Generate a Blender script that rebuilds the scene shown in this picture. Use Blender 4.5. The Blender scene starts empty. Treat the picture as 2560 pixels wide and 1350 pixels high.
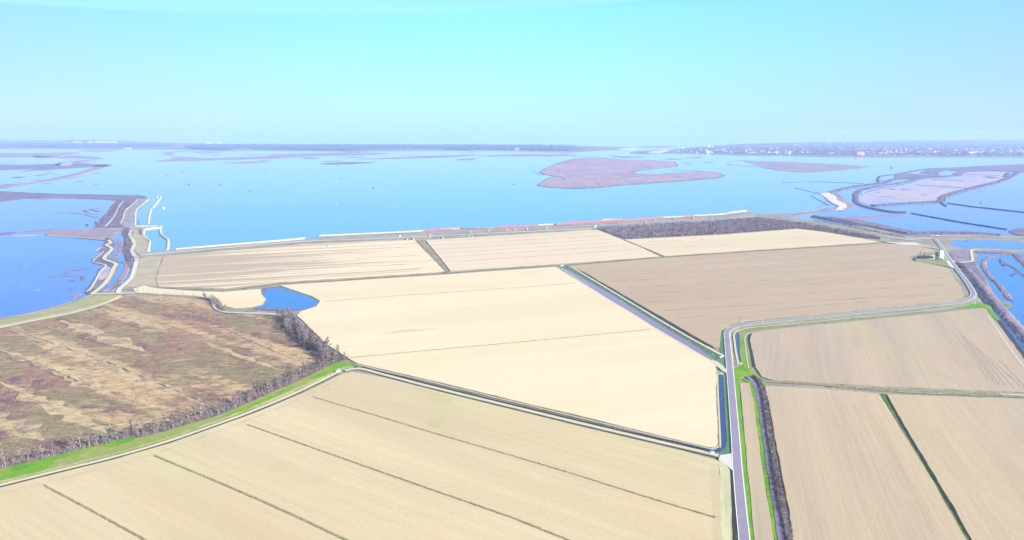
import bpy, bmesh, math, random
from mathutils import Vector, noise
R = math.radians
random.seed(7)
S = bpy.context.scene
COL = S.collection

# ------------------------------------------------------------------ camera
F, HZ, H = 1580.0, 325.0, 200.0          # focal length in photo pixels, horizon row, height above the lagoon
PITCH = math.atan((675 - HZ) / F)
cam = bpy.data.cameras.new('camera')
cam.sensor_width = 36; cam.lens = F / 2560 * 36
cam.clip_start = 1; cam.clip_end = 120000
co = bpy.data.objects.new('camera', cam); COL.objects.link(co)
co.location = (0, 0, H); co.rotation_euler = (R(90) - PITCH, 0, 0)
S.camera = co

# ------------------------------------------------------------------ sky, sun, exposure
SUN_EL, SUN_AZ = R(29), R(110)           # azimuth clockwise from +Y: light comes from the right, a little behind
W = bpy.data.worlds.new('World'); S.world = W; W.use_nodes = True
nt = W.node_tree; nt.nodes.clear()
def N(nt, t, **k):
    n = nt.nodes.new(t)
    for a, b in k.items(): setattr(n, a, b)
    return n
def ramp(nt, stops, interp='LINEAR'):
    n = nt.nodes.new('ShaderNodeValToRGB'); cr = n.color_ramp; cr.interpolation = interp
    while len(cr.elements) < len(stops): cr.elements.new(0.5)
    for e, (p, c) in zip(cr.elements, stops):
        e.position = p; e.color = (c, c, c, 1) if isinstance(c, (int, float)) else (*c, 1)
    return n
def mth(nt, op, a, b=None, clamp=False):
    n = nt.nodes.new('ShaderNodeMath'); n.operation = op; n.use_clamp = clamp
    for i, v in enumerate((a, b)):
        if v is None: continue
        if isinstance(v, (int, float)): n.inputs[i].default_value = v
        else: nt.links.new(v, n.inputs[i])
    return n.outputs[0]
def mix(nt, f, a, b, blend='MIX'):
    n = nt.nodes.new('ShaderNodeMix'); n.data_type = 'RGBA'; n.blend_type = blend
    for i, v in ((0, f), (6, a), (7, b)):
        if isinstance(v, (int, float)): n.inputs[i].default_value = v
        elif isinstance(v, tuple): n.inputs[i].default_value = (*v, 1)
        else: nt.links.new(v, n.inputs[i])
    return n.outputs[2]
sky = N(nt, 'ShaderNodeTexSky', sky_type='NISHITA', sun_disc=False, sun_elevation=SUN_EL, sun_rotation=SUN_AZ)
sky.altitude = 200; sky.air_density = 1.0; sky.dust_density = 0.6; sky.ozone_density = 2.0
tc = N(nt, 'ShaderNodeTexCoord'); sp = N(nt, 'ShaderNodeSeparateXYZ'); nt.links.new(tc.outputs['Generated'], sp.inputs[0])
X, Y, Z = sp.outputs
el = ramp(nt, [(0.0, (.200, .360, .41)), (.02, (.196, .375, .41)), (.085, (.178, .41, .41)), (.17, (.138, .40, .42)), (.25, (.085, .22, .42)), (.42, (.06, .115, .34)), (1, (.05, .07, .24))])
nt.links.new(mth(nt, 'MAXIMUM', Z, 0.0), el.inputs[0])
side = mth(nt, 'ABSOLUTE', mth(nt, 'SUBTRACT', X, -.03))
sm = mth(nt, 'POWER', mth(nt, 'MULTIPLY', side, 1.45, True), 1.6)
low = mth(nt, 'MULTIPLY', mth(nt, 'MAXIMUM', Z, 0.0), 14.0, True)
tint = mix(nt, sm, (1.0, 1.0, 1.0), mix(nt, low, (.97, .84, 1.02), (.90, .68, 1.02)))
grad = mix(nt, 1.0, el.outputs[0], tint, 'MULTIPLY')
# thin high veil whose edge slants across the upper left of the sky
edge = mth(nt, 'SUBTRACT', mth(nt, 'SUBTRACT', Z, .170), mth(nt, 'MULTIPLY', X, .045))
veil = mth(nt, 'MULTIPLY', mth(nt, 'MULTIPLY', edge, 260.0, True), .5)
grad = mix(nt, veil, grad, (.195, .40, .41))
nsk = mix(nt, 1.0, sky.outputs[0], (.1, .1, .1), 'MULTIPLY')
skc = mix(nt, .12, grad, nsk)
bg = N(nt, 'ShaderNodeBackground'); nt.links.new(skc, bg.inputs[0]); bg.inputs[1].default_value = 1.0
wo = N(nt, 'ShaderNodeOutputWorld'); nt.links.new(bg.outputs[0], wo.inputs[0])

sl = bpy.data.lights.new('sun', 'SUN'); sl.energy = 4.7; sl.angle = R(.5); sl.color = (1, .955, .88)
so = bpy.data.objects.new('sun', sl); COL.objects.link(so)
sd = Vector((math.sin(SUN_AZ) * math.cos(SUN_EL), math.cos(SUN_AZ) * math.cos(SUN_EL), math.sin(SUN_EL)))
so.rotation_euler = sd.to_track_quat('Z', 'Y').to_euler(); so.location = (300, -300, 600)
S.view_settings.view_transform = 'Standard'; S.view_settings.look = 'None'
S.view_settings.gamma = 1; S.view_settings.use_curve_mapping = False
S.view_settings.exposure = 1.3
S.render.engine = 'CYCLES'
S.cycles.max_bounces = 5; S.cycles.volume_bounces = 1
S.cycles.use_denoising = True

# ------------------------------------------------------------------ helpers
def P(x, y, z=0.0):                       # point of the plane at height z seen at photo pixel (x, y)
    dx, dy = (x - 1280) / F, (y - 675) / F
    vy = math.cos(PITCH) - dy * math.sin(PITCH); vz = -math.sin(PITCH) - dy * math.cos(PITCH)
    t = (z - H) / vz
    return Vector((dx * t, vy * t, z))
def tag(o, label=None, cat=None, group=None, kind=None):
    for k, v in (('label', label), ('category', cat), ('group', group), ('kind', kind)):
        if v: o[k] = v
    return o
def link(name, me, mat=None, parent=None):
    if mat is not None:
        for m in (mat if isinstance(mat, list) else [mat]): me.materials.append(m)
    o = bpy.data.objects.new(name, me); COL.objects.link(o); o.parent = parent
    return o
def mesh(name, V, Fc, mat, parent=None, mi=None, smooth=False):
    me = bpy.data.meshes.new(name); me.from_pydata([tuple(v) for v in V], [], Fc)
    if mi: me.polygons.foreach_set('material_index', mi)
    if smooth: me.polygons.foreach_set('use_smooth', [True] * len(me.polygons))
    me.update()
    return link(name, me, mat, parent)
def nz(p, s, seed=0.0): return noise.noise(Vector((p[0] * s, p[1] * s, seed)))
def catmull(pts, closed=False, fine=8):
    out, n = [], len(pts)
    rng = range(n) if closed else range(n - 1)
    for i in rng:
        a, b = pts[i], pts[(i + 1) % n]
        p0 = pts[(i - 1) % n] if closed or i > 0 else a
        p3 = pts[(i + 2) % n] if closed or i + 2 < n else b
        for k in range(fine):
            t = k / fine
            out.append(.5 * ((2 * a) + (b - p0) * t + (2 * p0 - 5 * a + 4 * b - p3) * t * t + (3 * a - p0 - 3 * b + p3) * t ** 3))
    if not closed: out.append(pts[-1].copy())
    return out
def resample(pts, k=260.0, mn=1.5, closed=False):
    out = []; n = len(pts)
    for i in range(n if closed else n - 1):
        a, b = pts[i], pts[(i + 1) % n]; L = (b - a).length
        st = max(mn, ((a + b) / 2).length / k); m = min(400, max(1, int(L / st)))
        for j in range(m): out.append(a.lerp(b, j / m))
    if not closed: out.append(pts[-1].copy())
    return out
def slab(name, pts, z, mat, drop=1.0, slope=1.0, rough=0.0, rs=.02, curve=False, kind='structure', seed=0.0, k=260.0, label=None, cat=None, px=True, group=None):
    """polygon traced on the ground, its top at height z, with banks sloping down by drop"""
    q = [P(x, y, z) for x, y in pts] if px else [Vector((x, y, z)) for x, y in pts]
    if curve: q = catmull(q, True, 6)
    q = resample(q, k, 1.5, True)
    area = sum(a.x * b.y - b.x * a.y for a, b in zip(q, q[1:] + q[:1]))
    if area < 0: q.reverse()
    n = len(q); nr = []
    for i in range(n):
        d = q[(i + 1) % n] - q[i - 1]; nr.append(Vector((d.y, -d.x, 0)).normalized() if d.length > 1e-6 else Vector((0, 0, 0)))
    if rough:
        q = [p + nr[i] * rough * (nz(p, rs, seed) + .6 * nz(p, rs * 3.7, seed + 9)) for i, p in enumerate(q)]
    V = list(q); Fc = [list(range(n))]
    if drop:
        V += [p + nr[i] * slope - Vector((0, 0, drop)) for i, p in enumerate(q)]
        Fc += [[i, n + i, n + (i + 1) % n, (i + 1) % n] for i in range(n)]
    o = mesh(name, V, Fc, mat, mi=([0] + [1] * n) if isinstance(mat, list) and len(mat) > 1 and drop else None)
    return tag(o, label, cat, group, kind)
def sweep(name, pts, prof, mat, z=1.3, jz=0.0, jo=0.0, js=.08, curve=True, kind='structure', label=None, cat=None, group=None, seed=3.0, k=260.0, mn=1.5, px=True, mi=None, parent=None, cap=True, taper=False):
    """band with cross-section prof [(offset to the right, height)] swept along a traced line"""
    q = [P(x, y, z) for x, y in pts] if px else [Vector((x, y, z)) for x, y in pts]
    if curve and len(q) > 2: q = catmull(q)
    q = resample(q, k, mn); m = len(prof); V = []; Fc = []; idx = []
    for i, p in enumerate(q):
        d = q[min(i + 1, len(q) - 1)] - q[max(i - 1, 0)]; d.z = 0; d.normalize(); r = Vector((d.y, -d.x, 0))
        tp = min(1, .08 + 3.5 * min(i, len(q) - 1 - i) / len(q)) if taper else 1
        for j, (off, hh) in enumerate(prof):
            v = p + r * off * tp + Vector((0, 0, hh))
            if jo: v += r * jo * tp * (noise.noise(Vector((p.x * js, p.y * js, seed + 5 * j))))
            if jz and hh > 0: v.z += jz * hh * noise.noise(Vector((v.x * js * 1.7, v.y * js * 1.7, seed + j)))
            V.append(v)
    for i in range(len(q) - 1):
        for j in range(m - 1):
            a = i * m + j; Fc.append([a, a + m, a + m + 1, a + 1]); idx.append(mi[j] if mi else 0)
    if cap and m > 2:
        Fc.append(list(range(m))[::1]); Fc.append([(len(q) - 1) * m + j for j in range(m)][::-1]); idx += [0, 0]
    o = mesh(name, V, Fc, mat, parent, mi=idx if mi else None)
    return tag(o, label, cat, group, kind)
def flat(w): return [(-w / 2, 0), (w / 2, 0)]
def band(w, h): return [(-w / 2 - h * 1.5, -h), (-w / 2, 0), (w / 2, 0), (w / 2 + h * 1.5, -h)]

# ------------------------------------------------------------------ materials
def newmat(name, rough=.9, spec=.2):
    m = bpy.data.materials.new(name); m.use_nodes = True; t = m.node_tree
    b = t.nodes['Principled BSDF']; b.inputs['Roughness'].default_value = rough
    b.inputs['Specular IOR Level'].default_value = spec
    return m, t, b
def wcoord(t, rot=0.0, scale=(1, 1, 1)):
    c = N(t, 'ShaderNodeNewGeometry'); mp = N(t, 'ShaderNodeMapping', vector_type='TEXTURE')
    mp.inputs['Rotation'].default_value = (0, 0, rot)
    mp2 = N(t, 'ShaderNodeMapping'); mp2.inputs['Scale'].default_value = scale
    t.links.new(c.outputs['Position'], mp.inputs[0]); t.links.new(mp.outputs[0], mp2.inputs[0])
    return mp2.outputs[0]
def ntex(t, vec, scale, detail=4, rough=.55, dist=0):
    n = N(t, 'ShaderNodeTexNoise'); n.inputs['Scale'].default_value = scale; n.inputs['Detail'].default_value = detail
    n.inputs['Roughness'].default_value = rough; n.inputs['Distortion'].default_value = dist
    t.links.new(vec, n.inputs['Vector']); return n.outputs['Fac']
def ss(t, v, a, b):
    n = N(t, 'ShaderNodeMapRange', interpolation_type='SMOOTHSTEP'); n.inputs[1].default_value = a; n.inputs[2].default_value = b
    t.links.new(v, n.inputs[0]); return n.outputs[0]
def bump(t, b, h, strength=.5, dist=.2):
    n = N(t, 'ShaderNodeBump'); n.inputs['Strength'].default_value = strength; n.inputs['Distance'].default_value = dist
    t.links.new(h, n.inputs['Height']); t.links.new(n.outputs[0], b.inputs['Normal'])
def ground_mat(name, c1, c2, c3=None, s=.03, fine=.6, rot=0.0, stretch=1.0, bs=.6, thr=(.4, .6)):
    """two or three soil or plant colours in natural patches, with a fine grain"""
    m, t, b = newmat(name)
    v = wcoord(t, rot, (1, 1 / stretch, 1))
    f = ss(t, ntex(t, v, s, 6, .62), *thr)
    c = mix(t, f, c1, c2)
    if c3: c = mix(t, ss(t, ntex(t, v, s * 3.3, 5, .6, .5), .53, .66), c, c3)
    g = ntex(t, v, fine, 5, .65)
    c = mix(t, .75, c, ramp_of(t, g, [(.25, .72), (.75, 1.3)]), 'MULTIPLY')
    t.links.new(c, b.inputs['Base Color']); bump(t, b, g, bs, .5)
    return m
def ramp_of(t, v, stops):
    n = ramp(t, stops); t.links.new(v, n.inputs[0])
    # let values above 1 through
    mp = N(t, 'ShaderNodeMapRange'); mp.inputs[1].default_value = stops[0][0]; mp.inputs[2].default_value = stops[-1][0]
    mp.inputs[3].default_value = stops[0][1]; mp.inputs[4].default_value = stops[-1][1]
    t.links.new(v, mp.inputs[0]); t.nodes.remove(n)
    cb = N(t, 'ShaderNodeCombineXYZ')
    for i in range(3): t.links.new(mp.outputs[0], cb.inputs[i])
    return cb.outputs[0]
def field_mat(name, base, dark, ang, rows=.22, row_amt=.10, patch=.35, wet=None, fur=.5, stub=None):
    """bare, sown soil: broad damp patches, drill rows along ang, fine clods"""
    m, t, b = newmat(name)
    v = wcoord(t, ang, (1, 1, 1)); vs = wcoord(t, ang, (.12, 1, 1)); vr = wcoord(t, ang, (.02, 1, 1))
    c = mix(t, ss(t, ntex(t, vs, .012, 5, .6), .40, .68), base, dark)
    c = mix(t, mth(t, 'MULTIPLY', ss(t, ntex(t, wcoord(t, ang, (.5, 1, 1)), .006, 4, .6), .45, .7), patch), c, dark)
    if stub: c = mix(t, mth(t, 'MULTIPLY', ss(t, ntex(t, wcoord(t, ang + .3, (.4, 1, 1)), .009, 4, .6), .52, .68), .5), c, stub)
    bl = ntex(t, wcoord(t, ang + .2, (.55, 1, 1)), .011, 4, .55, .5)
    c = mix(t, mth(t, 'MULTIPLY', ss(t, bl, .50, .66), .5), c, tuple(min(1, a * k) for a, k in zip(base, (.98, .95, .90))))
    c = mix(t, mth(t, 'MULTIPLY', ss(t, ntex(t, wcoord(t, ang, (.5, 1, 1)), .017, 5, .6, .3), .54, .70), .5), c, tuple(min(1, a * k) for a, k in zip(dark, (.94, .97, .98))))
    r1 = ntex(t, vr, rows * .6, 5, .8); r2 = ntex(t, vr, rows * 2.5, 3, .7); g = ntex(t, v, .55, 6, .75)
    r = mth(t, 'ADD', mth(t, 'MULTIPLY', r1, .6), mth(t, 'MULTIPLY', r2, .4))
    c = mix(t, 1.0, c, ramp_of(t, r, [(.3, 1 - row_amt), (.7, 1 + row_amt)]), 'MULTIPLY')
    c = mix(t, 1.0, c, ramp_of(t, g, [(.3, .93), (.7, 1.07)]), 'MULTIPLY')
    if wet:
        (wx, wy, wr), wc, wa = wet                               # a damp end of the field, streaked along the rows
        geo = N(t, 'ShaderNodeNewGeometry'); sb = N(t, 'ShaderNodeVectorMath', operation='DISTANCE')
        t.links.new(geo.outputs['Position'], sb.inputs[0]); sb.inputs[1].default_value = (wx, wy, 2)
        d = mth(t, 'DIVIDE', sb.outputs['Value'], wr)
        nn = ntex(t, wcoord(t, ang, (.035, 1, 1)), .055, 4, .65)
        f = ss(t, mth(t, 'SUBTRACT', nn, mth(t, 'MULTIPLY', d, .34)), .30, .40)
        c = mix(t, mth(t, 'MULTIPLY', f, wa), c, wc)
    t.links.new(c, b.inputs['Base Color']); bump(t, b, mth(t, 'ADD', r, g), fur, .15)
    return m
def plain(name, col, rough=.85, var=.15, s=.8, spec=.25):
    m, t, b = newmat(name, rough, spec); v = wcoord(t)
    c = mix(t, 1.0, col, ramp_of(t, ntex(t, v, s, 5, .6), [(.25, 1 - var), (.75, 1 + var)]), 'MULTIPLY')
    t.links.new(c, b.inputs['Base Color']); return m
def water_mat(name, c1, c2, ripple=.03, rough=.06, s=.004, shoal=None):
    m, t, b = newmat(name, rough, .5); v = wcoord(t)
    c = mix(t, ss(t, ntex(t, wcoord(t, R(8), (.3, 1, 1)), s, 5, .6, .6), .38, .66), c1, c2)
    if shoal: c = mix(t, mth(t, 'MULTIPLY', ss(t, ntex(t, wcoord(t, R(20), (.25, 1, 1)), s * 2.3, 6, .65, 1.), .60, .74), .55), c, shoal)
    t.links.new(c, b.inputs['Base Color']); b.inputs['IOR'].default_value = 1.33
    w = mth(t, 'ADD', ntex(t, v, .35, 3, .6), ntex(t, v, 1.7, 2, .5))
    bump(t, b, w, ripple * 8, .12)
    return m
M = {}
AF = R(16.5)                                # the farmland's main direction
M['water'] = water_mat('lagoon_water', (.060, .188, .39), (.048, .168, .37), shoal=(.07, .19, .37))
M['pond'] = water_mat('pond_water', (.018, .115, .36), (.015, .10, .33))
M['canal'] = water_mat('canal_water', (.17, .12, .19), (.19, .14, .21), rough=.25)
M['ditchwater'] = water_mat('ditch_water', (.03, .05, .17), (.02, .04, .15))
M['dark'] = plain('ditch_earth_and_shade', (.03, .03, .035), .7)  # near-black of ditch beds; also painted as shade on ditch banks
M['ground'] = ground_mat('dry_grass_ground', (.25, .21, .17), (.19, .165, .14), (.16, .15, .10), .02)
M['bank'] = ground_mat('earth_bank', (.24, .20, .13), (.17, .15, .085), (.13, .14, .05), .05)
M['scrub'] = ground_mat('scrub', (.15, .12, .18), (.10, .085, .135), (.19, .135, .16), .02, .3, bs=1)
M['litter'] = ground_mat('leaf_litter', (.155, .115, .115), (.105, .08, .085), (.20, .15, .13), .04, .6, bs=1)
M['marsh'] = ground_mat('salt_marsh', (.215, .160, .195), (.175, .135, .185), (.26, .185, .20), .008, .1, R(5), 3.0)
M['mud'] = ground_mat('pale_mud', (.25, .245, .37), (.33, .26, .28), (.21, .22, .33), .006, .05, R(5), 3.0)
M['grass'] = ground_mat('green_grass', (.12, .235, .004), (.07, .20, .004), (.20, .22, .02), .05, .9)
M['verge'] = ground_mat('verge_grass', (.19, .215, .05), (.11, .22, .008), (.25, .225, .09), .022, .7, thr=(.50, .60))
M['drygreen'] = ground_mat('olive_grass', (.16, .18, .07), (.20, .19, .10), (.12, .16, .06), .04, .8)
M['bluegreen'] = ground_mat('blue_green_bank_grass', (.06, .16, .06), (.07, .13, .085), (.15, .18, .08), .06, .9)  # blue-green grass of banks and verges
M['levee'] = ground_mat('levee_grass', (.27, .235, .12), (.225, .205, .115), (.30, .245, .15), .02, .7)
M['tanearth'] = ground_mat('tan_earth', (.33, .26, .185), (.26, .225, .16), (.36, .25, .19), .02, .5)
M['dikeslope'] = ground_mat('dike_slope', (.21, .20, .22), (.19, .185, .19), (.24, .22, .22), .01, .4)
M['track'] = plain('pale_gravel_and_lit_bank', (.42, .36, .26), .9, .10, .6)  # gravel of the tracks; also paints the sunlit look of thin field-edge banks
M['trackgrey'] = plain('grey_gravel', (.44, .39, .38), .9, .10, .5)
M['stone'] = plain('white_limestone', (.41, .345, .23), .85, .30, .5)
M['redstone'] = plain('red_stone', (.42, .10, .13), .85, .35, .25)
M['redlight'] = plain('pink_stone', (.66, .34, .37), .85, .25, .25)
M['concrete'] = plain('concrete', (.55, .54, .50), .8, .12, .7)
M['asphalt'] = plain('asphalt', (.205, .165, .225), .8, .06, .15)
M['paint'] = plain('road_paint', (.80, .80, .78), .6, .05)
M['twig'] = plain('bare_twigs', (.25, .19, .19), .9, .25, .3)
M['twigpale'] = plain('pale_twigs', (.33, .28, .22), .9, .25, .3)
M['twigdark'] = plain('dark_twigs', (.125, .095, .125), .9, .3, .3)
M['twigviolet'] = plain('greyish_twigs', (.31, .235, .28), .9, .25, .2)
M['towntwig'] = plain('violet_brown_twigs', (.20, .12, .18), .9, .25, .05)
M['trunk'] = plain('bark', (.30, .255, .21), .9, .25, 1.5)
M['leaf'] = plain('evergreen_leaves', (.05, .075, .04), .8, .35, .6)
M['bushleaf'] = plain('dull_leaves', (.13, .17, .08), .85, .35, .4)
M['reed'] = plain('dry_reeds', (.31, .255, .15), .9, .35, .5)
M['townwood'] = ground_mat('town_trees', (.10, .10, .10), (.07, .075, .09), (.14, .11, .10), .01, .05)
M['townland'] = ground_mat('coast_land', (.14, .13, .14), (.18, .15, .15), (.11, .11, .13), .003, .02, 0, 2.0)
M['sand'] = plain('beach_sand', (.46, .40, .34), .9, .1, .05)
for k, c in (('wallwhite', (.80, .78, .72)), ('wallpink', (.66, .45, .36)), ('wallcream', (.70, .62, .48)), ('wallorange', (.70, .38, .22)),
             ('roofred', (.42, .20, .14)), ('roofpale', (.60, .55, .50)), ('roofyellow', (.80, .80, .45)), ('boatdark', (.05, .06, .08)), ('white', (.82, .82, .80)), ('darkwood', (.06, .055, .06)), ('steel', (.40, .42, .44)), ('teal', (.10, .42, .34))):
    M[k] = plain('paint_' + k, c, .7, .08, .3)

# ------------------------------------------------------------------ lagoon and main land
bm = bmesh.new(); bmesh.ops.create_circle(bm, cap_ends=True, radius=45000, segments=96)
me = bpy.data.meshes.new('water'); bm.to_mesh(me); bm.free()
tag(link('water', me, M['water']), kind='structure')

G = 1.2
M['basin'] = water_mat('basin_water', (.048, .112, .40), (.036, .10, .37), shoal=(.08, .13, .38))
for pts in ([(-1500, 470), (0, 482), (300, 492), (330, 560), (340, 640), (300, 740), (0, 815), (-1500, 1300)],
            [(2035, 528), (2075, 484), (2200, 455), (2330, 428), (2560, 412), (3400, 380), (3400, 660), (2560, 600), (2340, 594), (2200, 582), (2060, 556)]):
    tag(mesh('water', [P(x, y, .02) for x, y in pts], [list(range(len(pts)))], M['basin']), kind='structure')
LAND = [(-2600, 1500), (-700, 960), (-300, 860), (0, 796), (60, 785), (130, 769), (200, 747), (226, 736), (260, 728), (298, 728), (300, 716), (322, 692), (330, 668), (330, 645), (322, 625), (318, 600), (322, 575), (336, 566), (360, 570), (360, 588), (374, 604), (370, 631),
        (440, 625), (600, 612), (762, 600), (798, 592), (1000, 582), (1190, 571), (1345, 565), (1505, 555), (1660, 545), (1800, 537), (1866, 530), (1900, 534), (1960, 541), (2060, 554), (2150, 566), (2240, 577), (2320, 585), (2420, 584), (2500, 588), (2600, 592), (4200, 700), (5200, 2600), (1280, 3000), (-2600, 3000)]
slab('ground', LAND, G, [M['ground'], M['stone']], 1.8, 3.0, 2.0, .03)

# ------------------------------------------------------------------ fields
FZ = 2.1
FA = {}
def field(pts, mat, rough=.8, curve=False):
    return slab('ground', pts, FZ, [mat, M['bank']], FZ - G + .05, 1.3, rough, .03, curve)
cream = ((.455, .395, .285), (.40, .345, .245))
wl = P(440, 690, 2)
m_f1 = field_mat('field_soil_streaked', (0.533, 0.408, 0.280), (0.499, 0.377, 0.257), AF, wet=((wl.x - 60, wl.y + 60, 500), (0.295, 0.217, 0.158), .85))
m_f2 = field_mat('field_soil_pinkish', (0.488, 0.372, 0.266), (0.466, 0.349, 0.249), AF)
m_f3 = field_mat('field_soil_far', (0.479, 0.366, 0.245), (0.445, 0.338, 0.228), AF)
m_f4 = field_mat('field_soil_brown', (0.334, 0.240, 0.160), (0.302, 0.215, 0.152), AF, patch=.5, stub=(0.318, 0.242, 0.144))
m_f5 = field_mat('field_soil_cream', (0.508, 0.410, 0.283), (0.481, 0.376, 0.246), AF, row_amt=.05, patch=.3)
m_f6 = field_mat('field_soil_near', (0.437, 0.335, 0.211), (0.391, 0.299, 0.184), R(149), rows=.12, row_amt=.10, stub=(0.407, 0.350, 0.188))
m_f8 = field_mat('field_soil_furrowed', (0.341, 0.253, 0.180), (0.301, 0.221, 0.171), R(67), rows=.3, row_amt=.14, stub=(0.346, 0.275, 0.149), fur=1)
m_f9 = field_mat('field_soil_drilled', (0.374, 0.276, 0.182), (0.322, 0.241, 0.173), R(71.8), rows=.35, row_amt=.13, stub=(0.374, 0.290, 0.164), fur=1)
field([(408, 644), (440, 637), (600, 624), (760, 610), (920, 603), (1036, 600), (1048, 612), (1112, 679), (900, 693), (700, 705), (560, 721), (395, 716), (391, 700), (398, 668)], m_f1)
field([(1064, 600), (1280, 587), (1400, 580), (1475, 574), (1497, 576), (1552, 598), (1600, 617), (1650, 641), (1390, 660), (1126, 677), (1105, 650)], m_f2)
field([(1562, 599), (1800, 587), (1995, 572), (2060, 580), (2130, 592), (2198, 605), (1900, 624), (1662, 640)], m_f3)
field([(1424, 665), (1650, 645), (1900, 628), (2200, 610), (2265, 610), (2335, 625), (2270, 640), (2282, 652), (2330, 660), (2365, 668), (2378, 685), (2398, 715), (2408, 737), (2380, 752), (2200, 768), (1990, 790), (1860, 801), (1820, 811), (1802, 826), (1797, 850), (1797, 868), (1785, 868), (1640, 784), (1462, 681)], m_f4)
field([(700, 713), (900, 700), (1112, 686), (1388, 667), (1400, 673), (1496, 733), (1640, 820), (1735, 876), (1782, 903), (1790, 912), (1791, 1000), (1795, 1106), (1786, 1118), (1770, 1117), (1500, 1052), (1280, 999), (1080, 951), (950, 921), (893, 907), (868, 893), (820, 862), (742, 788), (752, 778), (790, 766), (800, 752), (780, 740), (740, 727)], m_f5)
field([(332, 722), (360, 714), (385, 720), (480, 727), (560, 730), (652, 722), (653, 735), (664, 748), (655, 760), (628, 768), (585, 770), (556, 764), (540, 745), (500, 740), (400, 735), (340, 731)], m_f5)
field([(880, 929), (960, 944), (1200, 1004), (1500, 1078), (1700, 1126), (1790, 1150), (1812, 1158), (1822, 1172), (1826, 1250), (1828, 1400), (1832, 1800), (1400, 3000), (-2500, 3000), (-2200, 1700), (-300, 1290), (0, 1219), (281, 1149), (430, 1106), (640, 1031), (760, 982), (856, 934)], m_f6, .4)
field([(1850, 957), (1872, 957), (1883, 1000), (1892, 1075), (1903, 1160), (1918, 1250), (1932, 1350), (1946, 1450), (1975, 1800), (1922, 1800), (1895, 1450), (1886, 1350), (1875, 1230), (1868, 1160), (1859, 1060)], m_f9, .4)
field([(1879, 833), (1905, 826), (1990, 817), (2300, 787), (2440, 771), (2462, 770), (2480, 792), (2560, 902), (2640, 985), (2560, 980), (2400, 974), (2200, 965), (2050, 957), (1930, 950), (1905, 942), (1890, 918), (1881, 880), (1876, 850)], m_f8)
field([(1913, 964), (1960, 966), (2100, 976), (2196, 984), (2250, 1070), (2330, 1200), (2414, 1350), (2480, 1450), (2700, 1800), (2120, 1800), (2003, 1450), (1985, 1350), (1958, 1200), (1932, 1060)], m_f9)
field([(2216, 985), (2400, 991), (2560, 998), (2800, 1010), (5000, 1300), (5200, 2600), (3100, 2300), (2740, 1800), (2520, 1450), (2433, 1350), (2350, 1210), (2265, 1070)], m_f9)

def tram(poly, ang, gap, w, mat, z, seed, keep=.0, seg=14):
    """faint tramlines left by the drill: long thin broken lines inside a field"""
    pl = [P(x, y, 0) for x, y in poly]; d = Vector((math.cos(ang), math.sin(ang), 0)); r = Vector((-d.y, d.x, 0))
    us = [p.dot(d) for p in pl]; vs = [p.dot(r) for p in pl]; V, Fc = [], []; v = max(min(vs), -900) + gap * .4; n2 = [(p.x, p.y) for p in pl]
    def ins(x, y):
        c = False; j = len(n2) - 1
        for i in range(len(n2)):
            (xi, yi), (xj, yj) = n2[i], n2[j]
            if (yi > y) != (yj > y) and x < (xj - xi) * (y - yi) / (yj - yi) + xi: c = not c
            j = i
        return c
    while v < max(vs):
        for off in (0, 1.8):
            u = max(min(us), -1500)
            while u < min(max(us), 1500):
                a = d * u + r * (v + off); b = a + d * seg
                if a.y > 150 and ins(a.x, a.y) and ins(b.x, b.y) and ins(*(a - r * 4).to_2d()) and ins(*(b + r * 4).to_2d()) and nz(a, .012, seed) > keep - .5:
                    k = len(V); ww = w * (.7 + .6 * abs(nz(a, .05, seed)))
                    V += [a - r * ww + Vector((0, 0, z)), a + r * ww + Vector((0, 0, z)), b + r * ww + Vector((0, 0, z)), b - r * ww + Vector((0, 0, z))]; Fc.append([k + 3, k + 2, k + 1, k][::-1])
                u += seg
        v += gap
    if V: tag(mesh('wheel_tracks', V, Fc, mat), kind='stuff')
M['tram6'] = plain('tramline_cream', (.37, .30, .19), .9, .15, .8); M['tram9'] = plain('tramline_brown', (.31, .255, .17), .9, .15, .8)
tram([(880, 940), (1790, 1158), (1775, 1300), (1770, 1500), (-900, 1500), (0, 1235), (430, 1125), (640, 1050)], R(149.5), 13, .13, M['tram6'], FZ + .01, 1, .52)
tram([(1925, 985), (2190, 992), (2400, 1350), (2450, 1500), (2015, 1500)], R(71.8), 9, .12, M['tram9'], FZ + .01, 2, .5)
tram([(2235, 995), (2560, 1008), (2900, 1500), (2560, 1500)], R(71.8), 9, .12, M['tram9'], FZ + .01, 3, .5)
tram([(1890, 840), (2440, 778), (2560, 965), (1900, 935)], R(67), 10, .14, M['tram9'], FZ + .01, 4, .35)

# wet marks where the earth stayed damp
def damp(pts, mat, z=FZ + .006, rough=3): slab('ground', pts, z, mat, 0, 0, rough, .05, True)
m_damp = field_mat('damp_soil', (0.435, 0.329, 0.215), (0.350, 0.284, 0.172), AF, rows=.5, row_amt=.2)
m_dampg = field_mat('sprouting_soil', (0.382, 0.311, 0.172), (0.286, 0.265, 0.112), R(165), rows=.8, row_amt=.3)
damp([(960, 834), (1010, 826), (1085, 820), (1060, 826), (1000, 832)], m_damp)
damp([(1068, 988), (1100, 984), (1128, 994), (1126, 1012), (1105, 1020), (1078, 1004)], m_dampg)
damp([(1075, 1046), (1102, 1050), (1096, 1068), (1068, 1062)], m_dampg)

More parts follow.
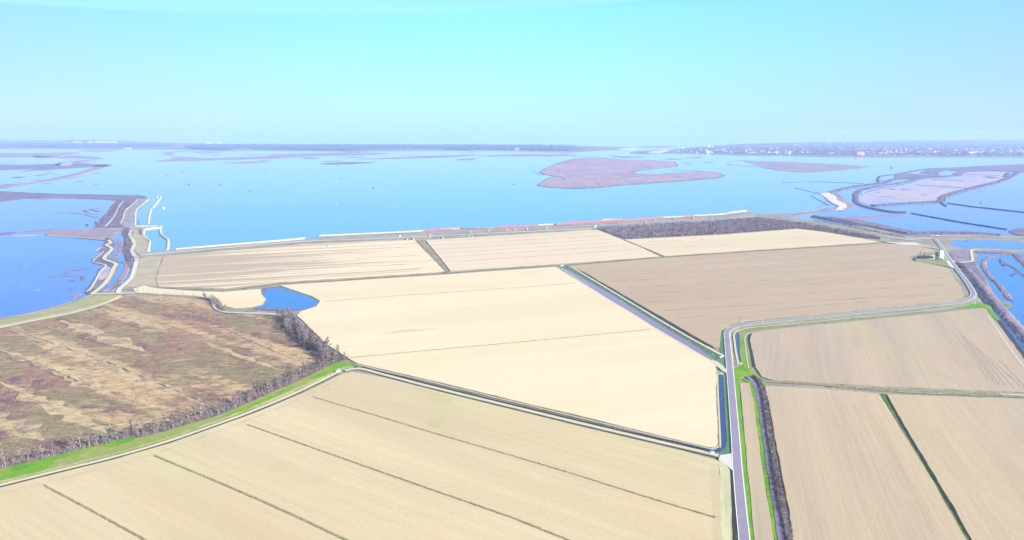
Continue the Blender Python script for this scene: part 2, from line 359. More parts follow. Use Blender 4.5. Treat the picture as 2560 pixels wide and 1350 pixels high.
m_head = field_mat('headland_soil', (.46, .42, .27), (.33, .30, .17), R(72), rows=.9, row_amt=.25, patch=.6, stub=(.36, .36, .16))
damp([(1800, 1172), (1815, 1170), (1822, 1200), (1824, 1350), (1828, 1450), (1806, 1450), (1806, 1350), (1802, 1230)], m_head, FZ + .02, 1.2)
M['rutpale'] = plain('headland_ruts', (.33, .28, .175), .9, .3, 1.0)
M['rut'] = plain('wheel_ruts', (.20, .175, .115), .9, .3, 1.0)
for k, x in enumerate((1780, 1784, 1788, 1793, 1797)):
    sweep('ground', [(x - 2, 1168), (x + 1, 1230), (x + 3, 1290), (x + 6, 1350), (x + 10, 1430)], flat(.22), M['rutpale'], FZ + .012, jo=.12, js=.8)
for k in range(26):
    y = 1172 + k * 8.2; sweep('ground', [(1776, y), (1800, y + 4.5)], flat(.25), M['rutpale'], FZ + .016, jo=.1)
for k, (x, y) in enumerate(((1782, 1160), (1780, 1285))): sweep('ground', [(x - 3, y + 8), (x + 10, y + 2), (x + 16, y + 8), (x + 18, y + 30)], flat(.3), M['rutpale'], FZ + .02)
for off in (13, 17):
    sweep('ground', [(-100, 1241 + off), (0, 1219 + off), (281, 1149 + off), (430, 1106 + off * .9), (640, 1031 + off * .8), (760, 982 + off * .7), (850, 938 + off * .5)], flat(.7), M['rutpale'], FZ + .01, jo=1.2, js=.12)
# sparse damp furrows at the right
for k, (a, c, e) in enumerate((((2350, 812), (2386, 870), .5), ((2375, 822), (2420, 880), .6), ((2400, 835), (2492, 965), .9), ((2408, 838), (2500, 965), .8), ((2425, 852), (2515, 966), .9), ((2442, 868), (2535, 972), .9), ((2470, 892), (2552, 968), .8), ((2497, 900), (2575, 980), .8), ((2412, 860), (2470, 950), .5), ((2518, 932), (2560, 975), .6))):
    sweep('ground', [a, ((a[0] + c[0]) / 2 + 1, (a[1] + c[1]) / 2), c], flat(e), M['rut'], FZ + .012, jo=e * .8, js=.25)

# ------------------------------------------------------------------ ponds, canals and ditches on the land
def pool(name, pts, mat, z=G + .05, rough=.6, curve=True):
    return slab(name, pts, z, mat, 0, 0, rough, .05, curve)
pool('water', [(660, 728), (685, 720), (720, 724), (745, 733), (775, 739), (782, 748), (796, 752), (792, 760), (775, 770), (755, 774), (715, 774), (690, 771), (662, 770), (640, 770), (652, 762), (664, 752), (660, 742)], M['pond'])
slab('ground', [(652, 727), (668, 719), (700, 717), (745, 728), (785, 738), (802, 752), (796, 764), (770, 776), (700, 778), (640, 774), (632, 768), (652, 758), (660, 746)], G + .02, M['scrub'], 0, 0, .8, .05, True)
pool('water', [(1404, 671), (1414, 670), (1531, 736), (1640, 804), (1740, 864), (1788, 896), (1778, 899), (1682, 846), (1583, 783), (1499, 733)], M['canal'], rough=.3, curve=False)
slab('ground', [(1402, 663), (1418, 664), (1440, 674), (1560, 742), (1700, 824), (1806, 884), (1812, 896), (1806, 905), (1790, 903), (1788, 896), (1740, 863), (1640, 803), (1531, 735), (1416, 670), (1400, 668)], G + .3, [M['bluegreen'], M['bluegreen']], .3, .6, .6, .08)
pool('water', [(1796, 937), (1807, 937), (1810, 1000), (1815, 1100), (1812, 1120), (1800, 1130), (1780, 1132), (1740, 1122), (1560, 1080), (1562, 1077), (1780, 1122), (1796, 1120), (1803, 1110), (1800, 1040)], M['ditchwater'], rough=.15, curve=False)
slab('ground', [(1808, 935), (1818, 935), (1826, 1050), (1829, 1120), (1826, 1136), (1790, 1137), (1812, 1124), (1817, 1100), (1812, 1000)], G + .3, M['bluegreen'], .3, .4, .3, .1)
sweep('path', [(1793, 935), (1796, 1000), (1801, 1105), (1797, 1117), (1782, 1121), (1760, 1118), (1500, 1056), (1280, 1003), (1080, 955), (950, 925), (895, 911)], flat(.9), M['track'], FZ + .06)  # pale strip paints the sunlit face of the ditch bank
sweep('ground', [(1765, 1126), (1500, 1064), (1280, 1011), (1080, 962), (950, 929), (905, 917)], flat(2.6), M['dark'], G + .07, js=.05, jo=.4)  # dark strip paints the shade on the near bank of the ditch
sweep('path', [(1812, 1143), (1800, 1140), (1765, 1131), (1500, 1069), (1280, 1016), (1080, 967), (960, 936), (900, 921), (862, 926)], band(3.2, .4), [M['track'], M['bank']], FZ, mi=[1, 0, 1])
slab('path', [(1800, 1138), (1826, 1134), (1831, 1131), (1835, 1180), (1818, 1164), (1796, 1150)], FZ + .02, M['trackgrey'], 0, 0, .3)
pool('water', [(1838, 836), (1843, 832), (1848, 836), (1846, 850), (1850, 880), (1854, 906), (1845, 908), (1841, 880), (1836, 850)], M['ditchwater'], rough=.1)
slab('ground', [(1845, 829), (1880, 821), (2300, 783), (2440, 768), (2440, 772), (2000, 816), (1890, 828), (1876, 838), (1878, 870), (1886, 915), (1880, 934), (1856, 930), (1852, 900), (1848, 870), (1849, 840)], G + .35, M['drygreen'], .3, .3, .5, .06)
slab('ground', [(1850, 838), (1853, 832), (1858, 840), (1858, 870), (1866, 905), (1876, 930), (1858, 925), (1855, 905), (1851, 880), (1848, 850)], G + .4, M['grass'], 0, 0, .5, .1)
sweep('path', [(1846, 909), (1840, 880), (1836, 850), (1835, 838), (1840, 829), (1856, 823), (1880, 819), (1985, 809), (2160, 792), (2300, 778), (2400, 767), (2432, 758)], flat(1.8), M['track'], G + .6)
sweep('path', [(1872, 920), (1868, 900), (1864, 870), (1862, 845), (1868, 836), (1885, 829)], flat(.9), M['track'], G + .6)
sweep('ground', [(1884, 918), (1878, 880), (1872, 850), (1874, 838), (1884, 832)], flat(2.2), M['dark'], G + .5)
sweep('ground', [(1457, 680), (1560, 742), (1640, 790), (1700, 825), (1772, 864)], flat(3.4), M['dark'], G + .45, jo=.8, js=.1)
sweep('path', [(1424, 665), (1450, 680), (1560, 746), (1700, 830), (1800, 885), (1812, 891)], flat(3.4), M['track'], G + .75)
sweep('path', [(1404, 671), (1499, 734), (1583, 785), (1683, 848), (1779, 902)], flat(1.2), M['track'], FZ + .06)  # canal bank, its sunlit tone put into a pale strip
slab('path', [(1774, 899), (1792, 903), (1806, 913), (1818, 926), (1819, 934), (1808, 928), (1792, 915)], FZ + .1, M['track'], .5, .5, .3)
# road verges
slab('ground', [(1800, 830), (1814, 818), (1812, 834), (1814, 880), (1822, 960), (1832, 1120), (1818, 1120), (1806, 925), (1792, 905), (1812, 895), (1800, 880)], G + .28, M['bluegreen'], .3, .4, .5, .08)
slab('ground', [(1828, 868), (1846, 912), (1880, 925), (1906, 945), (1920, 962), (1950, 966), (1990, 1100), (1985, 1450), (2020, 1800), (1876, 1800), (1874, 1350), (1852, 1160), (1842, 1060), (1836, 960)], G + .28, M['drygreen'], .3, .4, .5, .08)
slab('ground', [(1834, 925), (1858, 912), (1882, 930), (1896, 946), (1868, 938), (1848, 945), (1850, 960), (1848, 990), (1858, 1080), (1867, 1165), (1876, 1250), (1886, 1350), (1896, 1450), (1880, 1450), (1873, 1350), (1862, 1230), (1850, 1100), (1840, 1000)], G + .7, M['grass'], .4, .5, .4, .12)
slab('ground', [(1858, 948), (1880, 950), (1893, 985), (1902, 1060), (1912, 1130), (1922, 1210), (1935, 1270), (1948, 1350), (1960, 1450), (1944, 1450), (1934, 1350), (1920, 1255), (1905, 1160), (1892, 1060), (1880, 990), (1872, 958)], G + .7, M['grass'], .4, .5, .8, .12)
sweep('ground', [(1868, 940), (1884, 956), (1896, 985), (1908, 1060), (1920, 1130), (1937, 1240), (1955, 1350), (1972, 1450), (2030, 1800)], flat(3.6), M['canal'], G + .9, jo=.6)
sweep('ground', [(1829, 1172), (1833, 1250), (1838, 1350), (1843, 1450), (1856, 1700)], flat(1.6), M['dark'], G + .5, jo=.3)
slab('ground', [(1831, 1165), (1838, 1168), (1847, 1260), (1856, 1350), (1864, 1450), (1880, 1700), (1862, 1700), (1842, 1350), (1836, 1250)], G + .6, M['drygreen'], .3, .3, .3, .1)
# ditch between the two lower right fields
pool('water', [(2202, 984), (2212, 984), (2265, 1073), (2350, 1215), (2432, 1350), (2520, 1450), (2740, 1800), (2722, 1800), (2500, 1450), (2416, 1350), (2338, 1215), (2254, 1075)], M['dark'], rough=.1, curve=False)  # dark ditch water, with the right bank's shade painted into it
sweep('ground', [(2205, 985), (2252, 1072), (2334, 1212), (2416, 1352), (2500, 1455)], [(-1.3, .55), (.6, -.1)], M['verge'], G + .4, jo=.5, js=.2)
sweep('path', [(2500, 985), (2560, 988), (2700, 994)], flat(2.2), M['track'], G + .5)

# ------------------------------------------------------------------ roads and tracks
ROAD = [(1900, 1800), (1868, 1450), (1861, 1350), (1852, 1260), (1843, 1160), (1839, 1100), (1829, 975), (1822, 892), (1817, 841), (1816.5, 833), (1819, 827), (1826, 821), (1838, 816), (1855, 812), (1880, 808.5), (1980, 798.5), (2147, 781), (2298, 766), (2386, 756), (2419, 748), (2432, 739), (2431, 727), (2414, 700), (2393, 673), (2371, 645), (2348, 610), (2337, 595)]
sweep('road', ROAD, band(5.6, 1.0), [M['asphalt'], M['drygreen']], FZ + .1, mi=[1, 0, 1])
sweep('road', ROAD, [(-2.72, 0), (-2.47, 0)], M['paint'], FZ + .106)
sweep('road', ROAD, [(2.47, 0), (2.72, 0)], M['paint'], FZ + .106)
T = [
 ([(2337, 595), (2307, 596), (2260, 598), (2200, 590), (2100, 574), (2000, 556), (1920, 544), (1880, 541), (1840, 545), (1800, 549), (1660, 559), (1480, 570), (1280, 580), (1060, 590), (920, 597), (760, 603), (600, 616), (440, 630), (350, 638)], 4.5, 'trackgrey', 2.3),
 ([(2345, 590), (2358, 588), (2438, 589), (2509, 592.5), (2560, 595.5), (2700, 604)], 5, 'trackgrey', 2.3),
 ([(2348, 621), (2330, 619), (2260, 609), (2200, 601)], 3.5, 'track', 2.25),
 ([(2382, 652), (2395, 655), (2425, 653), (2431, 648), (2428, 630), (2432, 624), (2470, 623), (2560, 627), (2700, 634)], 4, 'track', 2.25),
 ([(-300, 880), (0, 817.6), (101, 797), (181, 781), (252, 761), (302, 741)], 3.4, 'track', 2.25),
 ([(229, 734.5), (295, 733), (353, 731), (440, 734), (516, 743), (531, 753), (535, 766), (544, 773.5), (569, 780), (640, 782.5), (702, 785)], 3.2, 'trackgrey', 2.25),
 ([(231, 733), (253, 716), (271, 695), (283, 671), (289, 659), (273, 652), (260, 646), (266, 636), (277, 626), (278, 619), (266, 612), (276, 606), (271, 600)], 5.5, 'track', 1.9),
 ([(295, 733), (299.5, 721), (318.5, 704), (329, 692), (336, 671), (341, 647), (333, 635), (329, 626), (335, 612), (334, 604), (325, 587), (329, 568)], 6, 'trackgrey', 2.25),
 ([(-500, 1335), (-200, 1262), (0, 1212), (140, 1177), (281, 1142), (422, 1101), (540, 1060), (640, 1023), (750, 976), (845, 929)], 3.0, 'track', 2.3),
]
for pts, w, m, z in T: sweep('path', pts, band(w * .85, .6), [M[m], M['levee']], z, mi=[1, 0, 1])
slab('path', [(2366, 652), (2376, 650), (2386, 655), (2388, 668), (2380, 670), (2370, 660)], FZ + .08, M['trackgrey'], 0, 0, .3)
sweep('ground', [(-500, 1341), (-200, 1268), (0, 1217), (140, 1182), (281, 1147), (422, 1106), (540, 1065), (640, 1028), (750, 981), (848, 933)], flat(1.5), M['dark'], G + 1.0, jo=.2)
# bright green verge along the tree belt
slab('ground', [(-500, 1320), (0, 1203), (281, 1134), (422, 1093), (540, 1052), (640, 1014), (750, 967), (850, 920), (880, 915), (900, 920), (870, 905), (846, 904), (780, 935), (650, 995), (540, 1040), (400, 1082), (260, 1110), (120, 1146), (0, 1172), (-500, 1290)], G + .9, [M['verge'], M['drygreen']], .9, 1.0, 1.6, .06)
for pts in ([(20, 1172), (60, 1158), (130, 1142), (200, 1124), (232, 1115), (214, 1130), (140, 1150), (70, 1170), (30, 1182)], [(250, 1114), (300, 1100), (340, 1092), (330, 1102), (280, 1116)], [(560, 1040), (650, 1000), (720, 970), (700, 985), (620, 1022)], [(780, 942), (850, 912), (862, 914), (800, 944)]):
    slab('ground', pts, G + .93, M['grass'], 0, 0, 1.2, .15, True)
sweep('ground', [(-100, 1236), (0, 1209), (281, 1138), (422, 1097), (540, 1056), (640, 1018)], flat(1.5), M['drygreen'], G + .92, jo=.8)

# levee along the left lagoon
slab('ground', [(-300, 866), (0, 799), (130, 772), (205, 749), (228, 738), (300, 737), (270, 752), (180, 777), (100, 793), (0, 813), (-300, 875)], G + .7, M['levee'], .7, 2, .8, .05)
sweep('path', [(-300, 861), (0, 796.5), (60, 786), (130, 769.5), (205, 746), (228, 737)], flat(2.0), M['stone'], G + .8, jo=.8)

# ------------------------------------------------------------------ fallow marsh field (left)
BOG = [(-600, 950), (0, 822), (181, 786), (252, 766), (310, 742), (400, 740), (505, 748), (524, 760), (528, 772), (560, 785), (640, 788), (700, 790), (745, 840), (790, 895), (835, 906), (780, 930), (650, 988), (540, 1034), (400, 1076), (260, 1104), (120, 1140), (0, 1166), (-500, 1282), (-1400, 1400)]
def bog_mat():
    m, t, b = newmat('fallow_marsh')
    a = R(147)
    v = wcoord(t, a, (.4, 1, 1)); u = wcoord(t, R(5), (.45, 1, 1)); w = wcoord(t, a, (.10, 1, 1))
    c = mix(t, ss(t, ntex(t, v, .020, 7, .68, .8), .44, .56), (.225, .128, .088), (.185, .142, .075))
    c = mix(t, mth(t, 'MULTIPLY', ss(t, ntex(t, v, .024, 7, .7, 1.), .51, .60), .85), c, (.140, .072, .076))
    c = mix(t, mth(t, 'MULTIPLY', ss(t, mth(t, 'ADD', mth(t, 'MULTIPLY', ntex(t, w, .022, 4, .6, .3), .7), mth(t, 'MULTIPLY', ntex(t, u, .16, 5, .7), .3)), .50, .57), .85), c, (.40, .265, .145))
    c = mix(t, mth(t, 'MULTIPLY', ss(t, ntex(t, u, .075, 7, .75, .8), .53, .62), .7), c, (.34, .225, .15))
    g = ntex(t, u, .22, 7, .78); g2 = ntex(t, u, .45, 6, .75)
    c = mix(t, 1.0, c, ramp_of(t, g, [(.36, .66), (.64, 1.34)]), 'MULTIPLY')
    c = mix(t, mth(t, 'MULTIPLY', ss(t, g2, .62, .70), .8), c, (.50, .38, .26))
    c = mix(t, mth(t, 'MULTIPLY', ss(t, ntex(t, wcoord(t, 1., (.6, 1, 1)), .16, 6, .75), .60, .67), .7), c, (.095, .065, .075))
    t.links.new(c, b.inputs['Base Color']); bump(t, b, g, .9, 1.0); return m
M['bog'] = bog_mat()
slab('ground', BOG, G + .25, M['bog'], .4, 1, 1.5, .05)
def pale_strip_mat():
    m, t, b = newmat('dry_reed_strip'); u = wcoord(t, R(5), (.45, 1, 1)); g = ntex(t, u, .2, 7, .78)
    c = mix(t, ss(t, ntex(t, u, .07, 7, .75, .6), .47, .56), (.38, .265, .155), (.24, .175, .115))
    c = mix(t, ss(t, ntex(t, wcoord(t, R(147), (.1, 1, 1)), .1, 5, .7), .50, .60), c, (.36, .28, .14))
    c = mix(t, 1.0, c, ramp_of(t, g, [(.36, .74), (.64, 1.26)]), 'MULTIPLY')
    t.links.new(c, b.inputs['Base Color']); bump(t, b, g, .9, 1.0); return m
M['bogpale'] = pale_strip_mat(); M['bogdark'] = plain('bog_rill', (.12, .08, .085), .9, .3, .4)
for pts, w in (([(25, 822), (110, 855), (230, 895), (330, 935), (450, 985), (560, 1028)], 9), ([(150, 800), (230, 830), (300, 855), (370, 880)], 12), ([(0, 875), (120, 915), (230, 965), (300, 995)], 9),
               ([(0, 955), (80, 990), (180, 1040), (290, 1090)], 9), ([(250, 770), (330, 795), (420, 830)], 7), ([(500, 850), (600, 890), (720, 930)], 4), ([(-60, 1010), (20, 1060), (110, 1100)], 12)):
    sweep('ground', pts, [(-w * .62, 0), (0, .02), (w * .62, 0)], M['bogpale'], G + .27, jo=w * .9, js=.07, seed=w, k=600, taper=True)
for pts in ([(25, 822), (230, 892), (330, 931), (450, 981), (545, 1022)], [(0, 878), (120, 920), (230, 968)], [(440, 760), (620, 850), (740, 900)]):
    sweep('ground', pts, flat(1.2), M['bogdark'], G + .285, jo=1.8, js=.12)
# tree-belt floor: dark litter
slab('ground', [(0, 1150), (120, 1126), (260, 1090), (400, 1060), (540, 1018), (650, 970), (760, 918), (800, 900), (760, 850), (705, 790), (730, 785), (800, 850), (862, 896), (846, 906), (780, 938), (650, 997), (540, 1042), (400, 1085), (260, 1113), (120, 1149), (0, 1174), (-400, 1270), (-400, 1235)], G + .36, M['litter'], 0, 0, 2, .05)

# ------------------------------------------------------------------ scattered plants
def blades(V, Fc, p, h, w, n, rnd, lean=.35, thick=.10):
    """n thin upright blades or twigs fanning from p"""
    for _ in range(n):
        a = rnd.uniform(0, 6.283); r = w * .5 * math.sqrt(rnd.random()); b = rnd.uniform(0, 6.283)
        x, y = p[0] + r * math.cos(a), p[1] + r * math.sin(a); hh = h * rnd.uniform(.45, 1.0); l = lean * hh
        t = thick * rnd.uniform(.6, 1.5); k = len(V)
        V += [(x - t * math.cos(b), y - t * math.sin(b), p[2]), (x + t * math.cos(b), y + t * math.sin(b), p[2]),
              (x + l * math.cos(a) * rnd.uniform(.3, 1.1), y + l * math.sin(a) * rnd.uniform(.3, 1.1), p[2] + hh)]
        Fc.append((k, k + 1, k + 2))
def leafy(V, Fc, p, h, w, n, rnd, s=.35):
    """n small leaf faces filling an uneven dome"""
    for _ in range(n):
        a = rnd.uniform(0, 6.283); e = rnd.random() ** .6; r = w * .5 * e; z = h * (rnd.random() * (1 - .55 * e * e))
        q = s * rnd.uniform(.5, 1.4); c = Vector((p[0] + r * math.cos(a), p[1] + r * math.sin(a), p[2] + z))
        d1 = Vector((rnd.uniform(-1, 1), rnd.uniform(-1, 1), rnd.uniform(-1, 1))).normalized() * q
        d2 = Vector((rnd.uniform(-1, 1), rnd.uniform(-1, 1), rnd.uniform(-.6, 1))).normalized() * q
        k = len(V); V += [c - d1, c + d1 * .3 - d2, c + d1, c + d2]; Fc.append((k, k + 1, k + 2, k + 3))
def along(pts, step, z, width, rnd, px=True):
    q = [P(x, y, z) for x, y in pts] if px else pts
    q = resample(catmull(q) if len(q) > 2 else q, 1e9, step)
    out = []
    for i, p in enumerate(q):
        d = q[min(i + 1, len(q) - 1)] - q[max(i - 1, 0)]
        if d.length < 1e-6: continue
        d.normalize(); r = Vector((d.y, -d.x, 0))
        out.append(p + r * rnd.uniform(-.5, .5) * width + d * rnd.uniform(-.5, .5) * step)
    return out
def inside(poly, x, y):
    c = False; j = len(poly) - 1
    for i in range(len(poly)):
        (xi, yi), (xj, yj) = poly[i], poly[j]
        if (yi > y) != (yj > y) and x < (xj - xi) * (y - yi) / (yj - yi) + xi: c = not c
        j = i
    return c
def in_area(pts, n, z, rnd):
    w = [P(x, y, z) for x, y in pts]; pl = [(p.x, p.y) for p in w]
    x0, x1 = min(a for a, _ in pl), max(a for a, _ in pl); y0, y1 = min(b for _, b in pl), max(b for _, b in pl); out = []
    while len(out) < n:
        x, y = rnd.uniform(x0, x1), rnd.uniform(y0, y1)
        if inside(pl, x, y): out.append(Vector((x, y, z)))
    return out
def stuff(name, V, Fc, mat): return tag(mesh(name, V, Fc, mat), kind='stuff')
def scrub(name, pts, mat, step, width, h, w, n, z=G + .2, rows=1, kind='blades', thick=.1, s=.35, seed=1):
    rnd = random.Random(seed); V, Fc = [], []
    for _ in range(rows):
        for p in along(pts, step, z, width, rnd):
            k = rnd.uniform(.5, 1.25) * (1 + .4 * nz(p, .05, seed))
            if kind == 'blades': blades(V, Fc, p, h * k, w * k, n, rnd, thick=thick)
            else: leafy(V, Fc, p, h * k, w * k, n, rnd, s)
    return stuff(name, V, Fc, mat)

# ragged grass on the field drains
def drain(pts, w, h, mat, seed, n=7, step=1.2):
    sweep('grass_strip', pts, [(-w / 2, 0), (-w / 5, h), (w / 5, h * .8), (w / 2, 0)], mat, FZ, jz=.8, jo=.5, js=.6, curve=False, kind='stuff', seed=seed, k=420)
    scrub('dry_grass', pts, M['reed'], step, w * .8, h * 2.2, .9, n, FZ, seed=seed, thick=.09)
DR = [
 ([(781, 992), (935, 1037), (1056, 1074), (1280, 1139), (1421, 1181), (1618, 1243), (1789, 1294)], 1.3, .35),
 ([(620, 1062), (640, 1069), (826, 1135), (1028, 1206), (1280, 1294), (1421, 1350), (1600, 1420)], 1.5, .4),
 ([(386, 1139), (521, 1195), (640, 1246), (747, 1294), (865, 1350), (980, 1405)], 1.7, .4),
 ([(110, 1213), (239, 1282), (363, 1350), (480, 1415)], 1.4, .4),
 ([(876, 894), (1280, 857), (1625, 824)], 1.5, .35), ([(812, 754), (1000, 739), (1280, 720), (1438, 708)], 1.2, .3),
]
M['drain'] = ground_mat('drain_grass', (.25, .205, .125), (.19, .175, .08), (.31, .26, .16), .12, .8)
for i, (p, w, h) in enumerate(DR): drain(p, w, h, M['drain'], i + 1, step=1.0 if i < 4 else 2.2)
# grassy baulks between fields: lie on the low ground between the field slabs
for i, (pts, w) in enumerate((([(395, 719), (560, 724), (700, 709), (900, 697), (1112, 683), (1390, 663.5)], 3.0), ([(1400, 664), (1650, 643), (1900, 626.5), (2200, 607)], 3.0),
                ([(1048, 600), (1075, 632), (1116, 681)], 9), ([(1552, 598), (1600, 618), (1657, 642)], 3.0))):
    sweep('ground', pts, flat(w), M['bank'], G + .5, jo=.8)
    scrub('dry_grass', pts, M['reed'] if i != 2 else M['twig'], 2.5, w * .7, 1.0, 1.5, 7, G + .5, seed=20 + i, thick=.13)
scrub('dry_grass', [(1912, 952), (2050, 961), (2200, 975), (2400, 985), (2560, 990)], M['reed'], 1.3, 4, 1.1, 1.5, 9, G + .4, seed=31)
sweep('ground', [(1908, 952), (2050, 961), (2200, 975), (2400, 985), (2600, 991)], flat(4.5), M['drain'], G + .4, jo=1)
scrub('dry_grass', [(1792, 1118), (1788, 1128), (1500, 1068)], M['reed'], 2, 1, .8, 1, 6, G + .3, seed=32)

# thin plough lines of the far fields, one shallow ridge each
LN = []
M['ridgebrown'] = ground_mat('brown_ridge_soil', (.19, .155, .12), (.25, .205, .155), None, .05, .6)
M['ridge'] = ground_mat('ridge_soil', (.24, .195, .155), (.30, .25, .19), None, .05, .6)
for a, b in (((867, 625), (1040, 616)), ((773, 632), (900, 626)), ((879, 635), (1043, 627)), ((859, 649), (1049, 637.5)), ((640, 660), (829, 650)), ((1010, 649), (1062, 646)), ((900, 667), (1070, 657)),
             ((640, 676), (850, 666)), ((870, 683), (1078, 669)), ((640, 698), (1080, 670)), ((455, 690), (640, 679)), ((430, 703), (640, 690)), ((700, 641), (770, 636)), ((520, 655), (640, 646)),
             ((1068, 605), (1486, 579)), ((1078, 613), (1497, 589.5)), ((1088, 623.5), (1522, 597)), ((1096, 633.6), (1544, 604.6)), ((1106, 643.6), (1565, 613)), ((1110, 656), (1595, 623)),
             ((1620, 604), (1760, 598)), ((1700, 618), (1830, 611)),
             ((1489, 675), (2230, 631)), ((1504, 689), (2247, 650)), ((1532, 703.5), (2252, 665)), ((1554, 720), (2300, 680)), ((1577, 736), (2360, 693)), ((1615, 754.6), (2380, 712)), ((1693, 795.6), (2388, 733)), ((1660, 776), (2290, 738))):
    LN.append((a, b))
for i, (a, b) in enumerate(LN):
    rnd = random.Random(i); t = 0.0; far = i < 22
    A, B = P(*a, FZ), P(*b, FZ); V, Fc = [], []; k = max(1, int((B - A).length / 9)); d = (B - A).normalized(); r = Vector((d.y, -d.x, 0))
    for j in range(k):
        if nz(A.lerp(B, j / k), .02, i) < -.18 and not (14 <= i < 20): continue
        p, q = A.lerp(B, j / k), A.lerp(B, (j + 1.02) / k); w = (1.5 if far else 1.25) * (1 + .9 * nz(p, .05, i + 5))
        n = len(V); V += [p - r * w, p + Vector((0, 0, .3)), p + r * w, q - r * w, q + Vector((0, 0, .3)), q + r * w]
        Fc += [(n, n + 3, n + 4, n + 1), (n + 1, n + 4, n + 5, n + 2)]
    if V: stuff('plough_ridge', V, Fc, M['ridge' if far else 'ridgebrown'])

# ------------------------------------------------------------------ spits, islands and marsh in the lagoon
def isle(pts, mat='marsh', z=.5, rough=3, rs=.02, curve=True, drop=.9, slope=2.0, name='marsh_ground'):
    return slab(name, pts, z, M[mat], drop, slope, rough, rs, curve, k=500)
LS5 = [(-200, 474), (0, 478), (150, 485), (348, 489), (371, 494), (345, 498), (328, 514), (312, 528), (302, 558), (312, 566), (330, 568), (322, 576), (300, 576), (270, 573), (236, 572), (246, 560), (262, 545), (272, 526), (280, 512), (298, 501), (250, 498), (150, 495), (60, 496), (30, 501), (0, 503), (-200, 505)]
isle(LS5, 'scrub', .7, 4, curve=False)
isle([(303, 560), (308, 545), (315, 526), (331, 512), (346, 497), (374, 496), (357, 511), (340, 527), (336, 545), (337, 562), (325, 567), (312, 567)], 'dikeslope', 1.4, 1.5, curve=False)
isle([(0, 462), (62, 457), (125, 446), (165, 438), (200, 430), (228, 420), (240, 412), (262, 410), (280, 413), (240, 427), (180, 443), (100, 456), (30, 467), (0, 471), (-300, 480), (-300, 470)], 'marsh', .6)
isle([(-100, 412), (60, 412), (130, 410), (175, 406), (250, 411), (279, 415), (220, 418), (130, 424), (65, 427), (66, 425), (120, 419), (60, 423), (-100, 428)], 'scrub', .6)
isle([(85, 390), (170, 391), (220, 390.5), (254, 394), (247, 399), (180, 406), (150, 413), (138, 411), (165, 404), (232, 398), (150, 394.5), (100, 395.5)], 'marsh', .6)
isle([(-100, 383), (100, 382), (190, 381), (196, 384), (130, 391), (80, 393.5), (-100, 391.5)], 'marsh', .6, 5)
isle([(118, 580), (150, 577), (240, 571.5), (312, 570), (312, 577), (285, 582), (292, 590), (275, 594), (264, 599), (230, 596), (160, 591), (118, 588)], 'marsh', .8, 1.5)
isle([(52, 581), (80, 576), (116, 573), (200, 571), (150, 575), (100, 580)], 'marsh', .4, 1.5)
isle([(-100, 585), (0, 582), (40, 580), (20, 586), (-100, 592)], 'scrub', .4, 1.5)
isle([(28, 588), (60, 586.5), (96, 587), (70, 590), (30, 590)], 'mud', .4, 1)
isle([(262, 598), (275, 594), (288, 606), (284, 622), (272, 636), (267, 645), (278, 651), (292, 656), (290, 672), (276, 700), (256, 720), (242, 733), (226, 738), (212, 730), (222, 718), (240, 690), (248, 672), (263, 664.5), (240, 658), (229, 655), (232, 648), (250, 634), (258, 624), (244, 629), (239, 628), (254, 617), (264, 606)], 'scrub', .8, 1.2, .05, False)
isle([(318, 570), (324, 585), (322, 605), (324, 625), (334, 645), (330, 668), (318, 660), (314, 640), (308, 622), (314, 605), (308, 585), (306, 574)], 'scrub', 1.0, 2, .05)
sweep('marsh_ground', [(298, 598), (300, 618), (293, 634), (282, 645), (292, 651), (310, 655), (318, 661), (312, 680), (298, 702), (284, 716), (272, 733)], [(-4.5, -1), (-3, 0), (3, 0), (4.5, -1)], M['marsh'], .7, jo=1.5)
sweep('marsh_ground', [(262, 728), (280, 722), (298, 712), (300, 726), (296, 733), (240, 734)], flat(9), M['mud'], .3, jo=2)
isle([(250, 679), (258, 668), (276, 668), (270, 690), (248, 700)], 'mud', .87, 1, drop=0)
isle([(182, 737), (196, 731), (204, 733), (196, 740), (184, 742)], 'marsh', .3, 1)
for pts in ([(140, 534), (170, 531), (205, 527), (262, 518)], [(205, 526), (232, 527), (258, 528)], [(210, 527), (222, 533), (245, 537)], [(175, 532), (205, 535), (225, 540), (243, 544)], [(225, 522), (245, 530)],
            [(165, 677), (195, 675), (232, 671)], [(120, 694), (160, 689), (196, 691), (206, 694), (207, 700)], [(158, 683), (176, 682)], [(214, 683), (224, 682)], [(172, 703), (186, 702)], [(23, 452), (0, 453), (-30, 454)], [(25, 455), (45, 456), (70, 460)]):
    sweep('marsh_ground', pts, [(-3.6, -.5), (-2.4, 0), (2.4, 0), (3.6, -.5)], M['scrub'], .3, jo=2.0)
for pts, w, z in (([(118, 587.5), (180, 592), (262, 599.5)], 3, .95), ([(0, 468), (50, 461), (100, 452), (150, 446), (200, 437), (240, 425), (278, 414)], 7, .75), ([(155, 412), (190, 406), (235, 400.5), (250, 397)], 8, .75),
                  ([(263, 566), (283, 545), (294, 524), (300, 512), (308, 504)], 3, .95), ([(237, 570), (260, 571), (300, 572), (330, 570)], 3.5, 1.0),
                  ([(229, 655), (240, 656), (252, 659), (265, 664), (250, 680), (240, 700), (226, 722), (214, 729)], 2.2, .95), ([(231, 653), (246, 640), (260, 628)], 2, .95), ([(239, 628), (250, 620), (258, 617)], 2.5, .95)):
    sweep('path', pts, flat(w), M['sand'] if w < 3.2 else M['trackgrey'], z, jo=w * .2)
isle([(150, 413), (158, 407), (178, 405), (180, 411), (166, 414)], 'mud', .9, 9)
